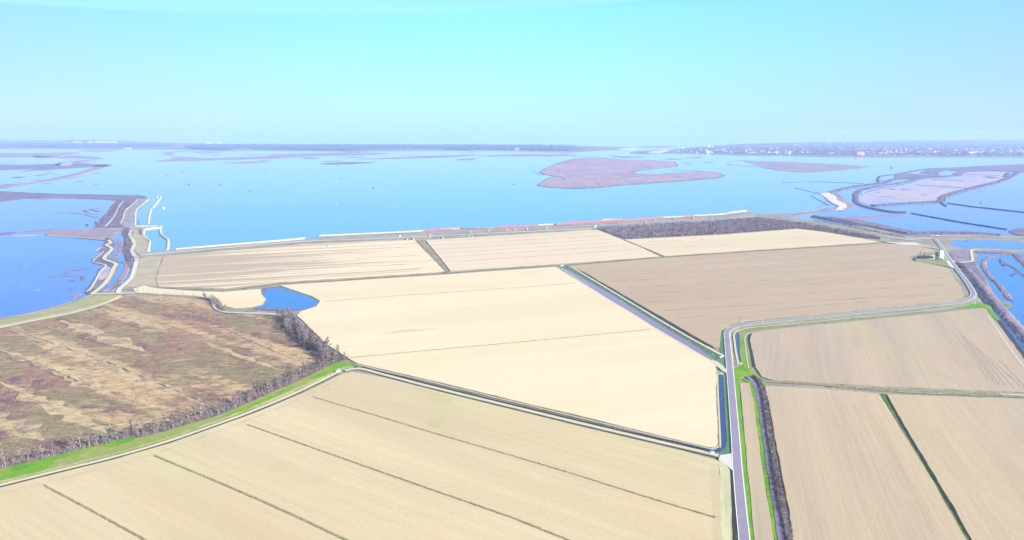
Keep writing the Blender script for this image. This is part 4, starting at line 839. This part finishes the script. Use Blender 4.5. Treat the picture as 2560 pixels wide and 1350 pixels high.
scrub('scrub', [(275, 728), (290, 715), (298, 700)], M['twigdark'], 2, 5, 2.5, 3, 12, .8, seed=99, thick=.15)
scrub('scrub', [(322, 572), (322, 600), (324, 630), (334, 655)], M['twigdark'], 3, 14, 3.5, 4, 12, 1.0, seed=101, thick=.25, rows=2)
scrub('scrub', [(0, 480), (100, 485), (200, 487), (320, 489), (365, 492)], M['twigdark'], 4, 18, 4, 5, 12, .7, seed=102, thick=.4)
scrub('scrub', [(308, 560), (304, 540), (312, 522), (335, 500)], M['twigdark'], 4, 40, 3, 5, 10, .7, seed=103, thick=.35, rows=2)
scrub('scrub', [(300, 500), (276, 530), (240, 570)], M['twigdark'], 4, 14, 4, 5, 12, .7, seed=104, thick=.35)
scrub('scrub', [(2040, 552), (2109, 563), (2197, 581), (2262, 593)], M['twigdark'], 2.5, 9, 3.0, 3, 10, G + .3, seed=105, thick=.2, rows=2)
scrub('scrub', [(2262, 584), (2372, 583), (2459, 584), (2500, 589)], M['twigdark'], 4, 14, 3.5, 4, 10, 1.6, seed=106, thick=.25)
scrub('scrub', [(400, 627), (600, 622), (700, 615), (760, 608), (930, 601)], M['twigdark'], 7, 14, 2, 4, 10, G + .2, seed=107, thick=.25)
scrub('scrub', [(2286, 650), (2300, 643), (2316, 644)], M['twigdark'], 2, 5, 3, 3, 12, FZ, seed=108, thick=.15)
# thicket of bare trees behind the dike track
THK = [(1492, 571), (1600, 564), (1750, 556), (1850, 548), (1884, 545), (1930, 549), (2010, 560), (2100, 575), (2195, 592), (2200, 599), (2130, 590), (2060, 578), (1995, 571), (1800, 585), (1562, 597)]
slab('ground', THK, G + .3, M['litter'], .2, 1, 1, .03)
rnd = random.Random(31)
for mat, n, sd in (('twigdark', 1000, 1), ('twigviolet', 3600, 2), ('twigpale', 500, 3)):
    V, Fc = [], []
    for p in in_area(THK, n, G + .2, rnd): blades(V, Fc, p, rnd.uniform(4, 8.5), rnd.uniform(3, 6), 13, rnd, .28, .2)
    stuff('thicket', V, Fc, M[mat])
V, Fc = [], []
for p in in_area(THK, 60, G + .2, rnd):
    if rnd.random() < .9: leafy(V, Fc, p, rnd.uniform(4, 6), 6, 60, rnd, .9)
stuff('thicket', V, Fc, M['leaf'])
# tussocks on the fallow field
for mat, n, h, w, k in (('bogdark', 2600, .8, 2.2, 7), ('reed', 4200, .7, 2.0, 7), ('twig', 1200, .8, 2.4, 7)):
    V, Fc = [], []
    for p in in_area(BOG[1:-2], n, G + .27, rnd):
        if nz(p, .03, n) > -.05: blades(V, Fc, p, h * rnd.uniform(.5, 1.2), w * rnd.uniform(.5, 1.3), k, rnd, .5, .16)
    stuff('tussocks', V, Fc, M[mat])

# ------------------------------------------------------------------ far coast
def coast(pts, mat, z, drop, rough=6, name='coast_ground', kind='structure', px0=None):
    return slab(name, pts, z, M[mat], drop, 4, rough, .006, True, kind, k=700)
CL3 = [(-400, 373), (0, 372), (150, 371), (260, 373), (400, 373), (480, 375), (560, 377), (640, 375), (780, 375.5), (900, 377), (1060, 374), (1140, 372.5), (1200, 376), (1300, 378), (1420, 381), (1470, 378), (1560, 373.5), (1590, 369), (1540, 367), (1400, 364), (1280, 361.5), (640, 359.5), (560, 359), (400, 356), (240, 350), (150, 350), (-400, 350)]
coast(CL3, 'townland', 1.5, 2)
coast([(560, 362), (640, 362), (900, 362.5), (1280, 363.5), (1400, 366), (1470, 369), (1440, 374), (1300, 372), (1140, 371), (1060, 371), (900, 373), (780, 372), (640, 371), (560, 372), (470, 368), (480, 362)], 'townwood', 12, 12, 12, 'wood', 'stuff')
coast([(-400, 358), (0, 358), (200, 359), (400, 361), (420, 366), (260, 368), (0, 368), (-400, 369)], 'townwood', 9, 9, 15, 'wood', 'stuff')
coast([(180, 351), (240, 350.5), (330, 352), (240, 353.5), (180, 353)], 'townwood', 10, 10, 15, 'wood', 'stuff')
coast([(1080, 372.3), (1110, 371), (1140, 369.8), (1139, 371.5), (1100, 373.5)], 'sand', 2.2, 1, 3)
coast([(1545, 372), (1570, 370), (1600, 370), (1590, 373), (1575, 375)], 'sand', 1.8, 1, 3)
CL2 = [(1575, 381), (1600, 377), (1632, 375), (1680, 373), (1740, 368), (1800, 364), (1850, 360), (1920, 358), (2070, 355), (2170, 354), (2240, 352), (2560, 349), (3200, 346), (3200, 396), (2560, 393.5), (2240, 393), (2095, 392.5), (1995, 390), (1920, 389), (1855, 388), (1800, 386), (1750, 384.5), (1670, 383.5), (1610, 384.5)]
coast(CL2, 'townland', 1.5, 2)
coast([(1622, 381), (1640, 377), (1668, 374.5), (1672, 376), (1660, 380), (1648, 382.5)], 'sand', 1.9, 1, 3)
coast([(1590, 367.5), (1640, 365), (1700, 367), (1640, 368.5)], 'townland', 1, 1.5, 4)
rnd = random.Random(77)
CAP = [(1690, 381), (1700, 371), (1760, 366.5), (1850, 361), (1920, 358.5), (2070, 356), (2240, 353.5), (2560, 350.5), (2700, 350), (2700, 390), (2560, 389.5), (2240, 389.5), (2095, 389), (1995, 387), (1855, 385.5), (1750, 382.5)]
for mat, n, s, hh in (('leaf', 700, 2.6, 11), ('twigdark', 2200, 2.4, 9), ('towntwig', 700, 2.4, 9)):
    V, Fc = [], []
    m = 0
    while m < n:
        x, y = rnd.uniform(1680, 2620), 350.5 + 39 * rnd.random() ** .8
        if not inside(CAP, x, y): continue
        p = P(x, y, 1.5)
        if nz(p, .004, 3) > .28: continue
        m += 1; leafy(V, Fc, p, rnd.uniform(.6, 1.1) * hh, rnd.uniform(12, 26), 16, rnd, s)
    stuff('town_trees', V, Fc, M[mat])
V, Fc = [], []
for _ in range(1500):
    p = P(rnd.uniform(470, 1440), rnd.uniform(361.5, 372), 6)
    leafy(V, Fc, p, 10, 40, 7, rnd, 5)
for _ in range(500):
    p = P(rnd.uniform(0, 430), rnd.uniform(358.5, 368), 5)
    leafy(V, Fc, p, 7, 40, 6, rnd, 4)
stuff('coast_wood', V, Fc, M['leaf'])

def house(wall, roof, w=9, d=12, h=5.5, rh=2.6, flatroof=False, wins=3):
    r = bpy.data.objects.new('house', None); COL.objects.link(r)
    bmw = bmesh.new(); bmesh.ops.create_cube(bmw, size=1)
    for v in bmw.verts: v.co = Vector((v.co.x * w, v.co.y * d, (v.co.z + .5) * h))
    mw = bpy.data.meshes.new('wall'); bmw.to_mesh(mw); bmw.free(); wo_ = link('wall', mw, M[wall], r)
    e = .6; x, y = w / 2 + e, d / 2 + e
    if flatroof:
        V = [(-x, -y, h + .02), (x, -y, h + .02), (x, y, h + .02), (-x, y, h + .02), (-x, -y, h + .5), (x, -y, h + .5), (x, y, h + .5), (-x, y, h + .5)]
        Fr = [(3, 2, 1, 0), (4, 5, 6, 7), (0, 1, 5, 4), (1, 2, 6, 5), (2, 3, 7, 6), (3, 0, 4, 7)]
    else:
        V = [(-x, -y, h + .02), (x, -y, h + .02), (x, y, h + .02), (-x, y, h + .02), (0, -y, h + rh), (0, y, h + rh)]
        Fr = [(0, 4, 5, 3), (1, 2, 5, 4), (0, 1, 4), (2, 3, 5), (3, 2, 1, 0)]
    mr = bpy.data.meshes.new('roof'); mr.from_pydata(V, [], Fr); mr.update(); link('roof', mr, M[roof], r)
    Vw, Fw = [], []
    for sy in (-1, 1):
        for k in range(wins):
            cx = (k + .5) / wins * w - w / 2; n = len(Vw); yy = sy * (d / 2 + .02)
            Vw += [(cx - .6, yy, h * .45), (cx + .6, yy, h * .45), (cx + .6, yy, h * .75), (cx - .6, yy, h * .75)]; Fw.append((n, n + 1, n + 2, n + 3))
    mw = bpy.data.meshes.new('window'); mw.from_pydata(Vw, [], Fw); mw.update(); link('window', mw, M['darkwood'], r)
    return r
HT = [('wallwhite', 'roofred', 'white house with a red gable roof'), ('wallwhite', 'roofpale', 'white house with a pale roof'), ('wallcream', 'roofred', 'cream house with a red gable roof'), ('wallpink', 'roofred', 'pink house with a red roof'), ('wallcream', 'roofpale', 'cream block with a flat pale roof')]
for i, (a, b, l) in enumerate(HT): proto('h%d' % i, house(a, b, 10 + 2 * i, 14, 6 + (i == 4) * 3, 2.8, i == 4))
def hs(x, y, s, key=None, where=''):
    k = rnd.choices(range(5), (3, 4, 3, 2, 3))[0] if key is None else key
    place('h%d' % k, P(x, y, 1.5), rnd.choice((.1, 1.67)) + rnd.uniform(-.15, .15), s * rnd.uniform(.8, 1.2), HT[k][2] + ' ' + where, 'house', 'houses of the far shore town')
n = 0
clusters = [(1705, 378, 14, 1.5, 6), (1765, 378, 20, 4, 14), (1770, 368, 20, 1.5, 8), (1800, 374, 22, 2, 8), (1815, 380, 14, 2, 8), (1870, 376, 10, 2.5, 5), (1880, 383, 14, 2, 8), (1905, 378, 8, 2, 4), (1940, 371, 10, 1, 3), (1935, 382, 16, 2, 8), (1968, 380, 12, 2.5, 10), (2000, 378, 10, 1.5, 4),
            (2015, 382, 20, 1, 5), (2080, 385, 12, 1.5, 4), (2085, 372, 8, 1, 3), (2108, 373, 6, 1, 2), (2175, 382, 10, 2.5, 6), (2200, 384, 14, 3, 10), (2225, 378, 16, 5, 18), (2255, 379, 14, 4.5, 14), (2262, 371, 6, 1, 3), (2300, 381, 12, 2, 5), (2325, 374, 10, 2.5, 5), (2345, 381, 14, 2, 8), (2380, 376, 12, 2, 5),
            (2385, 384, 16, 2, 5), (2430, 374, 20, 2, 12), (2435, 381, 20, 2, 10), (2485, 378, 16, 2, 6), (2520, 380, 12, 3.5, 8), (2552, 378, 8, 3, 6), (2465, 356, 12, .6, 4), (2500, 357, 8, .6, 3), (2530, 360, 8, .6, 3), (2180, 352.5, 14, .8, 4), (2225, 354, 6, .8, 3), (2070, 358, 6, .8, 2), (2120, 357, 12, .8, 3), (1985, 362, 10, 1.5, 3)]
for cx, cy, rx, ry, k in clusters:
    where = 'at the %s of the far town' % ('left end' if cx < 1900 else 'left half' if cx < 2120 else 'middle' if cx < 2290 else 'right half' if cx < 2500 else 'right end')
    for _ in range(k): hs(cx + rnd.gauss(0, rx * .6), min(386, cy + rnd.gauss(0, ry * .6)), 1.0 if cy > 370 else 1.3, 3 if 2170 < cx < 2290 and rnd.random() < .45 else None, where)
def block(x, y, w, d, h, wall, roof, lab, rz=0.1):
    r = house(wall, roof, w, d, h, 3, True, 6); r.location = P(x, y, 1.6); r.rotation_euler = (0, 0, rz); tag(r, lab, 'building')
block(2149, 388, 62, 26, 26, 'wallorange', 'roofpale', 'large orange hotel-like block on the shore of the far town')
block(2430, 383, 70, 20, 12, 'wallwhite', 'roofpale', 'long white terrace block near the right end of the far town')
block(1770, 383, 30, 18, 14, 'wallwhite', 'roofpale', 'bright white block on the waterfront at the left end of the far town')
block(1973, 386, 22, 16, 18, 'wallcream', 'roofpale', 'cream block on the waterfront left of the orange block')
block(1293, 374.5, 45, 25, 14, 'wallpink', 'roofred', 'lone pink building on the shore of the long wooded spit')
block(320, 371.5, 60, 20, 8, 'wallwhite', 'roofpale', 'low white shed on the far left shore')
block(1707, 372, 26, 16, 12, 'wallwhite', 'roofpale', 'small white block at the very left tip of the far town')
for i, x in enumerate((188, 198, 225, 243, 250, 262, 276, 287)):
    block(x, 356, 60, 25, 14 + 6 * (i in (4, 7)), 'wallwhite', 'roofpale', 'distant white block on the far left coast, ' + ('leftmost', 'second from left', 'third from left', 'fourth from left', 'fifth from left', 'sixth from left', 'seventh from left', 'rightmost')[i] + ' of eight')
block(523, 358.5, 90, 25, 12, 'wallwhite', 'roofpale', 'long white building above the far left wood')
block(547, 358.5, 40, 25, 16, 'wallwhite', 'roofpale', 'short white building beside the long one above the far wood')

# ------------------------------------------------------------------ farm yard, gates, poles
r = bpy.data.objects.new('shed', None); COL.objects.link(r)
a, b = P(2352, 650.5, FZ + .1), P(2352.5, 631, FZ + .1); d = (b - a); L = d.length; ang = math.atan2(d.y, d.x)
V = []; w_, h_ = 3.6, 3.2
for k in range(9):
    t = math.pi * k / 8; V += [(0, w_ * math.cos(t), .8 + h_ * math.sin(t)), (L, w_ * math.cos(t), .8 + h_ * math.sin(t))]
Fc = [(2 * k, 2 * k + 2, 2 * k + 3, 2 * k + 1) for k in range(8)] + [tuple(range(0, 18, 2)), tuple(range(17, 0, -2))]
mesh('roof', V, Fc, M['roofyellow'], r)
V = [(x, s * w_, z) for x in (0, L) for s in (-1, 1) for z in (0, .8)]
mesh('wall', V, [(0, 1, 5, 4), (2, 6, 7, 3), (0, 2, 3, 1), (4, 5, 7, 6)], M['wallcream'], r)
r.location = a; r.rotation_euler = (0, 0, ang); tag(r, 'long pale yellow arched shed in the yard beside the road', 'shed')
r = house('darkwood', 'darkwood', 22, 6, 3, 1.2); r.name = 'shed'; r.location = P(2313, 645.5, FZ + .1); tag(r, 'low dark shed at the left of the grey yard', 'shed')
def box(V, Fc, c, s):
    k = len(V); x, y, z = s[0] / 2, s[1] / 2, s[2] / 2
    V += [(c[0] + a * x, c[1] + b * y, c[2] + e * z) for a in (-1, 1) for b in (-1, 1) for e in (-1, 1)]
    Fc += [(k, k + 1, k + 3, k + 2), (k + 4, k + 6, k + 7, k + 5), (k, k + 4, k + 5, k + 1), (k + 2, k + 3, k + 7, k + 6), (k, k + 2, k + 6, k + 4), (k + 1, k + 5, k + 7, k + 3)]
def vehicle(col, lab, x, y, rz, z=FZ + .2, L=4.2, cat='car'):
    r = bpy.data.objects.new('parked_car', None); COL.objects.link(r)
    prof = [(-L / 2, .35), (-L / 2, .95), (-L * .42, 1.0), (-L * .25, 1.45), (L * .12, 1.48), (L * .28, 1.0), (L * .48, .85), (L / 2, .35)]
    V = [(a, s * .85, b) for s in (-1, 1) for a, b in prof]; n = len(prof)
    mesh('body', V, [tuple(range(n)), tuple(range(2 * n - 1, n - 1, -1))] + [(i, i + n, (i + 1) % n + n, (i + 1) % n) for i in range(n)], M[col], r)
    for sx in (-1, 1):
        for sy in (-1, 1):
            Vw, Fw = [], []; limb(Vw, Fw, Vector((sx * L * .3, sy * .72, .33)), Vector((sx * L * .3, sy * .9, .33)), .33, .33, 10); Fw += [tuple(range(10)), tuple(range(19, 9, -1))]
            mesh('wheel', Vw, Fw, M['darkwood'], r)
    r.location = P(x, y, z); r.rotation_euler = (0, 0, rz); tag(r, lab, cat, 'cars parked in the yard')
vehicle('white', 'white car parked in the middle of the grey yard', 2327, 642, .3); vehicle('boatdark', 'dark car parked near the yellow shed', 2343, 640, .4); vehicle('white', 'white car parked by the dike junction', 2331, 589, 0, 2.5); vehicle('white', 'white van parked right of the car at the dike junction', 2341, 590, .2, 2.5, 5.4, 'van')
def gatehouse(x, y, lab, rz, col='concrete', z=G + .3, w=4.0):
    r = bpy.data.objects.new('sluice_gate', None); COL.objects.link(r); V, Fc = [], []
    box(V, Fc, (0, 0, .5), (w, .5, 1.2)); box(V, Fc, (-w / 2 - .2, .6, .5), (.4, 1.6, 1.2)); box(V, Fc, (w / 2 + .2, .6, .5), (.4, 1.6, 1.2)); mesh('headwall', V, Fc, M['concrete'], r)
    V, Fc = [], []
    for s in (-.9, .9): box(V, Fc, (s, -.02, 1.9), (.15, .15, 1.6))
    box(V, Fc, (0, -.02, 2.75), (2.1, .2, .15)); mesh('frame', V, Fc, M['steel'], r)
    V, Fc = [], []; box(V, Fc, (0, -.35, .9), (1.6, .1, 1.3)); mesh('gate_plate', V, Fc, M[col], r)
    r.location = P(x, y, z); r.rotation_euler = (0, 0, rz); tag(r, lab, 'sluice')
gatehouse(1849, 911, 'small concrete sluice at the near end of the blue road ditch', 0); gatehouse(1801, 936, 'small concrete sluice at the top end of the dark corner ditch', 0)
gatehouse(1804, 893, 'teal sluice gate where the long canal meets the road', .6, 'teal', G + .6, 5); gatehouse(1405, 665, 'small white sluice at the far end of the long canal', .6, 'white', G + .6, 5); gatehouse(2434, 759, 'dark sluice gate by the sharp road bend on the right', .2, 'boatdark', FZ - .2)
gatehouse(846, 929, 'concrete culvert head at the upper end of the pale track by the verge', .5, 'concrete', G + .8, 3)
gatehouse(1780, 1134, 'tiny white gauge gate on the ditch at the track corner', 0, 'white', G + .3, 2)
def railing(a, b, lab, z=FZ + .1):
    A, B = P(*a, z), P(*b, z); r = bpy.data.objects.new('railing', None); COL.objects.link(r); L = (B - A).length
    n = max(3, int(L / 2))
    for k in range(n + 1):
        V, Fc = [], []; box(V, Fc, (L * k / n, 0, .55), (.12, .12, 1.1)); mesh('post', V, Fc, M['white'], r)
    for k, zz in enumerate((.6, 1.15)):
        V, Fc = [], []; box(V, Fc, (L / 2, 0, zz), (L + .4, .08, .1)); mesh('rail', V, Fc, M['white'], r)
    r.location = A; d = B - A; r.rotation_euler = (0, 0, math.atan2(d.y, d.x)); tag(r, lab, 'railing')
railing((2392, 671), (2402, 675), 'upper white railing across the ditch beside the road'); railing((2398, 682), (2410, 687), 'lower white railing across the ditch beside the road')
def pole(x, y, lab, h=8):
    V, Fc = [], []; limb(V, Fc, Vector((0, 0, 0)), Vector((0, 0, h)), .16, .1, 8); box(V, Fc, (0, 0, h - .5), (1.8, .12, .12))
    o = mesh('utility_pole', V, Fc, M['darkwood']); o.location = P(x, y, FZ); tag(o, lab, 'pole')
pole(1848, 811, 'thin dark pole standing beside the road bend at the brown field'); pole(1830, 853, 'short dark marker post between road and blue ditch', 3.5)
def signpost(x, y, lab):
    r = bpy.data.objects.new('road_sign', None); COL.objects.link(r); V, Fc = [], []; limb(V, Fc, Vector((0, 0, 0)), Vector((0, 0, 2.4)), .05, .05, 6); mesh('post', V, Fc, M['steel'], r)
    V, Fc = [], []; box(V, Fc, (0, 0, 2.2), (.8, .06, .8)); mesh('plate', V, Fc, M['white'], r); r.location = P(x, y, FZ); tag(r, lab, 'sign')
signpost(1907, 808, 'small road sign on the verge after the road bend'); signpost(2447, 753, 'small white sign on the green corner by the sharp bend')

# ------------------------------------------------------------------ boats, hides and floats on the lagoon
def boat(x, y, lab, L=8, rz=0.0, hull='boatdark', cabin='darkwood', grp='small boats on the open lagoon'):
    r = bpy.data.objects.new('fishing_boat', None); COL.objects.link(r); w = L * .28
    st = [(-.5, .75, .9), (-.3, .95, .85), (0, 1, .85), (.3, .7, 1.0), (.5, .06, 1.3)]; V = []; Fc = []
    for a, b, c in st: V += [(a * L, -b * w / 2, c), (a * L * .95, -b * w * .3, -.3), (a * L * .95, b * w * .3, -.3), (a * L, b * w / 2, c)]
    for i in range(4):
        for j in range(3): k = i * 4 + j; Fc.append((k, k + 4, k + 5, k + 1))
        Fc.append((i * 4 + 3, i * 4 + 7, i * 4 + 4, i * 4))
    Fc += [(0, 1, 2, 3), (19, 18, 17, 16)]
    mesh('hull', V, Fc, M[hull], r)
    V, Fc = [], []; box(V, Fc, (-L * .12, 0, 1.7), (L * .3, w * .6, 1.7)); box(V, Fc, (-L * .12, 0, 2.65), (L * .38, w * .75, .15)); mesh('cabin', V, Fc, M[cabin], r)
    r.location = P(x, y, 0); r.rotation_euler = (0, 0, rz); tag(r, lab, 'boat', grp)
rnd = random.Random(3)
for x, y in ((842, 420), (947, 428), (933, 470), (1138, 438), (1116, 412), (1180, 422), (1284, 461), (550, 462), (625, 477), (456, 428), (418, 438), (472, 462), (1625, 428), (663, 425), (853, 446)):
    side_ = 'left' if x < 640 else 'middle' if x < 1000 else 'right middle'
    boat(x, y, 'tiny dark boat lying on the open lagoon, %s part' % side_, rnd.uniform(6, 8), rnd.uniform(-.4, .4))
boat(843, 512, 'nearest small boat on the open lagoon, dark hull and pale deck', 7, .3, 'boatdark', 'white')
boat(2452, 508, 'small dark boat on the enclosed water at the right edge', 6, .2); boat(2417, 605.5, 'small dark raft boat on the blue pond beside the dike track', 6, .1); boat(239, 557, 'tiny dark boat on the left enclosed water, nearer the spit', 6, .2); boat(218, 563, 'tiny dark boat on the left enclosed water, further left', 7, .1)
def stilt(x, y, lab, s=1.0):
    r = bpy.data.objects.new('fishing_hut', None); COL.objects.link(r)
    for i in (-1, 1):
        for j in (-1, 1):
            V, Fc = [], []; box(V, Fc, (i * 5 * s, j * 3 * s, 1), (.5, .5, 4)); mesh('stilt', V, Fc, M['darkwood'], r)
    V, Fc = [], []; box(V, Fc, (0, 0, 3.2), (13 * s, 8 * s, .4)); mesh('deck', V, Fc, M['darkwood'], r)
    V, Fc = [], []; box(V, Fc, (0, 0, 5.0 * s + .9), (9 * s, 6 * s, 3.6 * s)); mesh('cabin', V, Fc, M['boatdark'], r)
    V = [(-5.5 * s, -3.8 * s, 7.7 * s + .9), (5.5 * s, -3.8 * s, 7.7 * s + .9), (5.5 * s, 3.8 * s, 7.7 * s + .9), (-5.5 * s, 3.8 * s, 7.7 * s + .9), (-5.5 * s, 0, 9.2 * s + .9), (5.5 * s, 0, 9.2 * s + .9)]
    V = [(a, b, c - .9 * s) for a, b, c in V]
    mesh('roof', V, [(0, 1, 5, 4), (2, 3, 4, 5), (0, 4, 3), (1, 2, 5), (3, 2, 1, 0)], M['roofpale'], r)
    r.location = P(x, y, 0); tag(r, lab, 'hut', 'fishing huts standing in the water')
stilt(2228, 420, 'largest dark fishing hut on stilts, alone between marsh island and wetland', 1.1)
stilt(1782, 388, 'dark fishing hut on stilts before the left end of the far town'); stilt(1907, 394, 'dark fishing hut on stilts before the cream waterfront block', .9); stilt(1819, 412, 'small dark hut at the left tip of the net barrier', .7)
stilt(1702, 387, 'small dark post hut before the far left tip of the town', .5); stilt(1027, 388, 'tiny dark hut standing on the long mudflat', .5)
# round white float moored off the breakwaters
V, Fc = [], []; n = 20
for k, (rr_, z) in enumerate(((0, -.6), (2.6, -.6), (3.4, .2), (3.3, 1.2), (2.4, 2.4), (1.2, 3.0), (0, 3.2))):
    V += [(rr_ * math.cos(6.2832 * i / n), rr_ * math.sin(6.2832 * i / n), z) for i in range(n)]
for k in range(6):
    for i in range(n): Fc.append((k * n + i, k * n + (i + 1) % n, (k + 1) * n + (i + 1) % n, (k + 1) * n + i))
o = mesh('mooring_float', V, Fc, M['white']); o.location = P(408.8, 520.5, 0); tag(o, 'round white float moored beside the slanting breakwater', 'float')
# dark brush fences standing in the right-hand lagoon
def fence(pts, lab, h=2.2):
    q = [P(x, y, 0) for x, y in pts]; q = resample(q, 1e9, 6.0); V, Fc = [], []; r0 = random.Random(9)
    d = (q[-1] - q[0]).normalized(); r = Vector((d.y, -d.x, 0)); m = len(q)
    for p in q:
        hh = h * r0.uniform(.8, 1.1); V += [p - r * 1.2 - Vector((0, 0, .4)), p - r * .8 + Vector((0, 0, hh * .8)), p + Vector((0, 0, hh)), p + r * .8 + Vector((0, 0, hh * .8)), p + r * 1.2 - Vector((0, 0, .4))]
    for i in range(m - 1):
        for j in range(4): k = i * 5 + j; Fc.append((k, k + 5, k + 6, k + 1))
    root = bpy.data.objects.new('brush_fence', None); COL.objects.link(root); mesh('brushwood', V, Fc, M['twigdark'], root)
    V, Fc = [], []
    for p in q[::2]: box(V, Fc, (p.x, p.y, 1.2), (.4, .4, 3.2))
    x = mesh('posts', V, Fc, M['darkwood'], root); x['kind'] = 'stuff'; tag(root, lab, 'fence', 'brush fences in the lagoon')
fence([(2278, 533.5), (2318, 541), (2400, 556), (2516, 574)], 'nearer dark brush fence standing in the right-hand lagoon'); fence([(2367, 508), (2430, 517), (2560, 531), (2700, 547)], 'farther dark brush fence standing in the right-hand lagoon')

# ------------------------------------------------------------------ air
bm = bmesh.new(); bmesh.ops.create_cube(bm, size=1)
for v in bm.verts: v.co = Vector((v.co.x * 100000, v.co.y * 100000, 106 + v.co.z * 216))
me = bpy.data.meshes.new('haze'); bm.to_mesh(me); bm.free()
hm = bpy.data.materials.new('haze'); hm.use_nodes = True; ht = hm.node_tree; ht.nodes.clear()
pv = N(ht, 'ShaderNodeVolumePrincipled'); pv.inputs['Color'].default_value = (.465, .62, 1.0, 1); pv.inputs['Density'].default_value = 7.5e-5
pv.inputs['Anisotropy'].default_value = 0.0
ho = N(ht, 'ShaderNodeOutputMaterial'); ht.links.new(pv.outputs[0], ho.inputs['Volume'])
tag(link('haze', me, hm), kind='stuff')
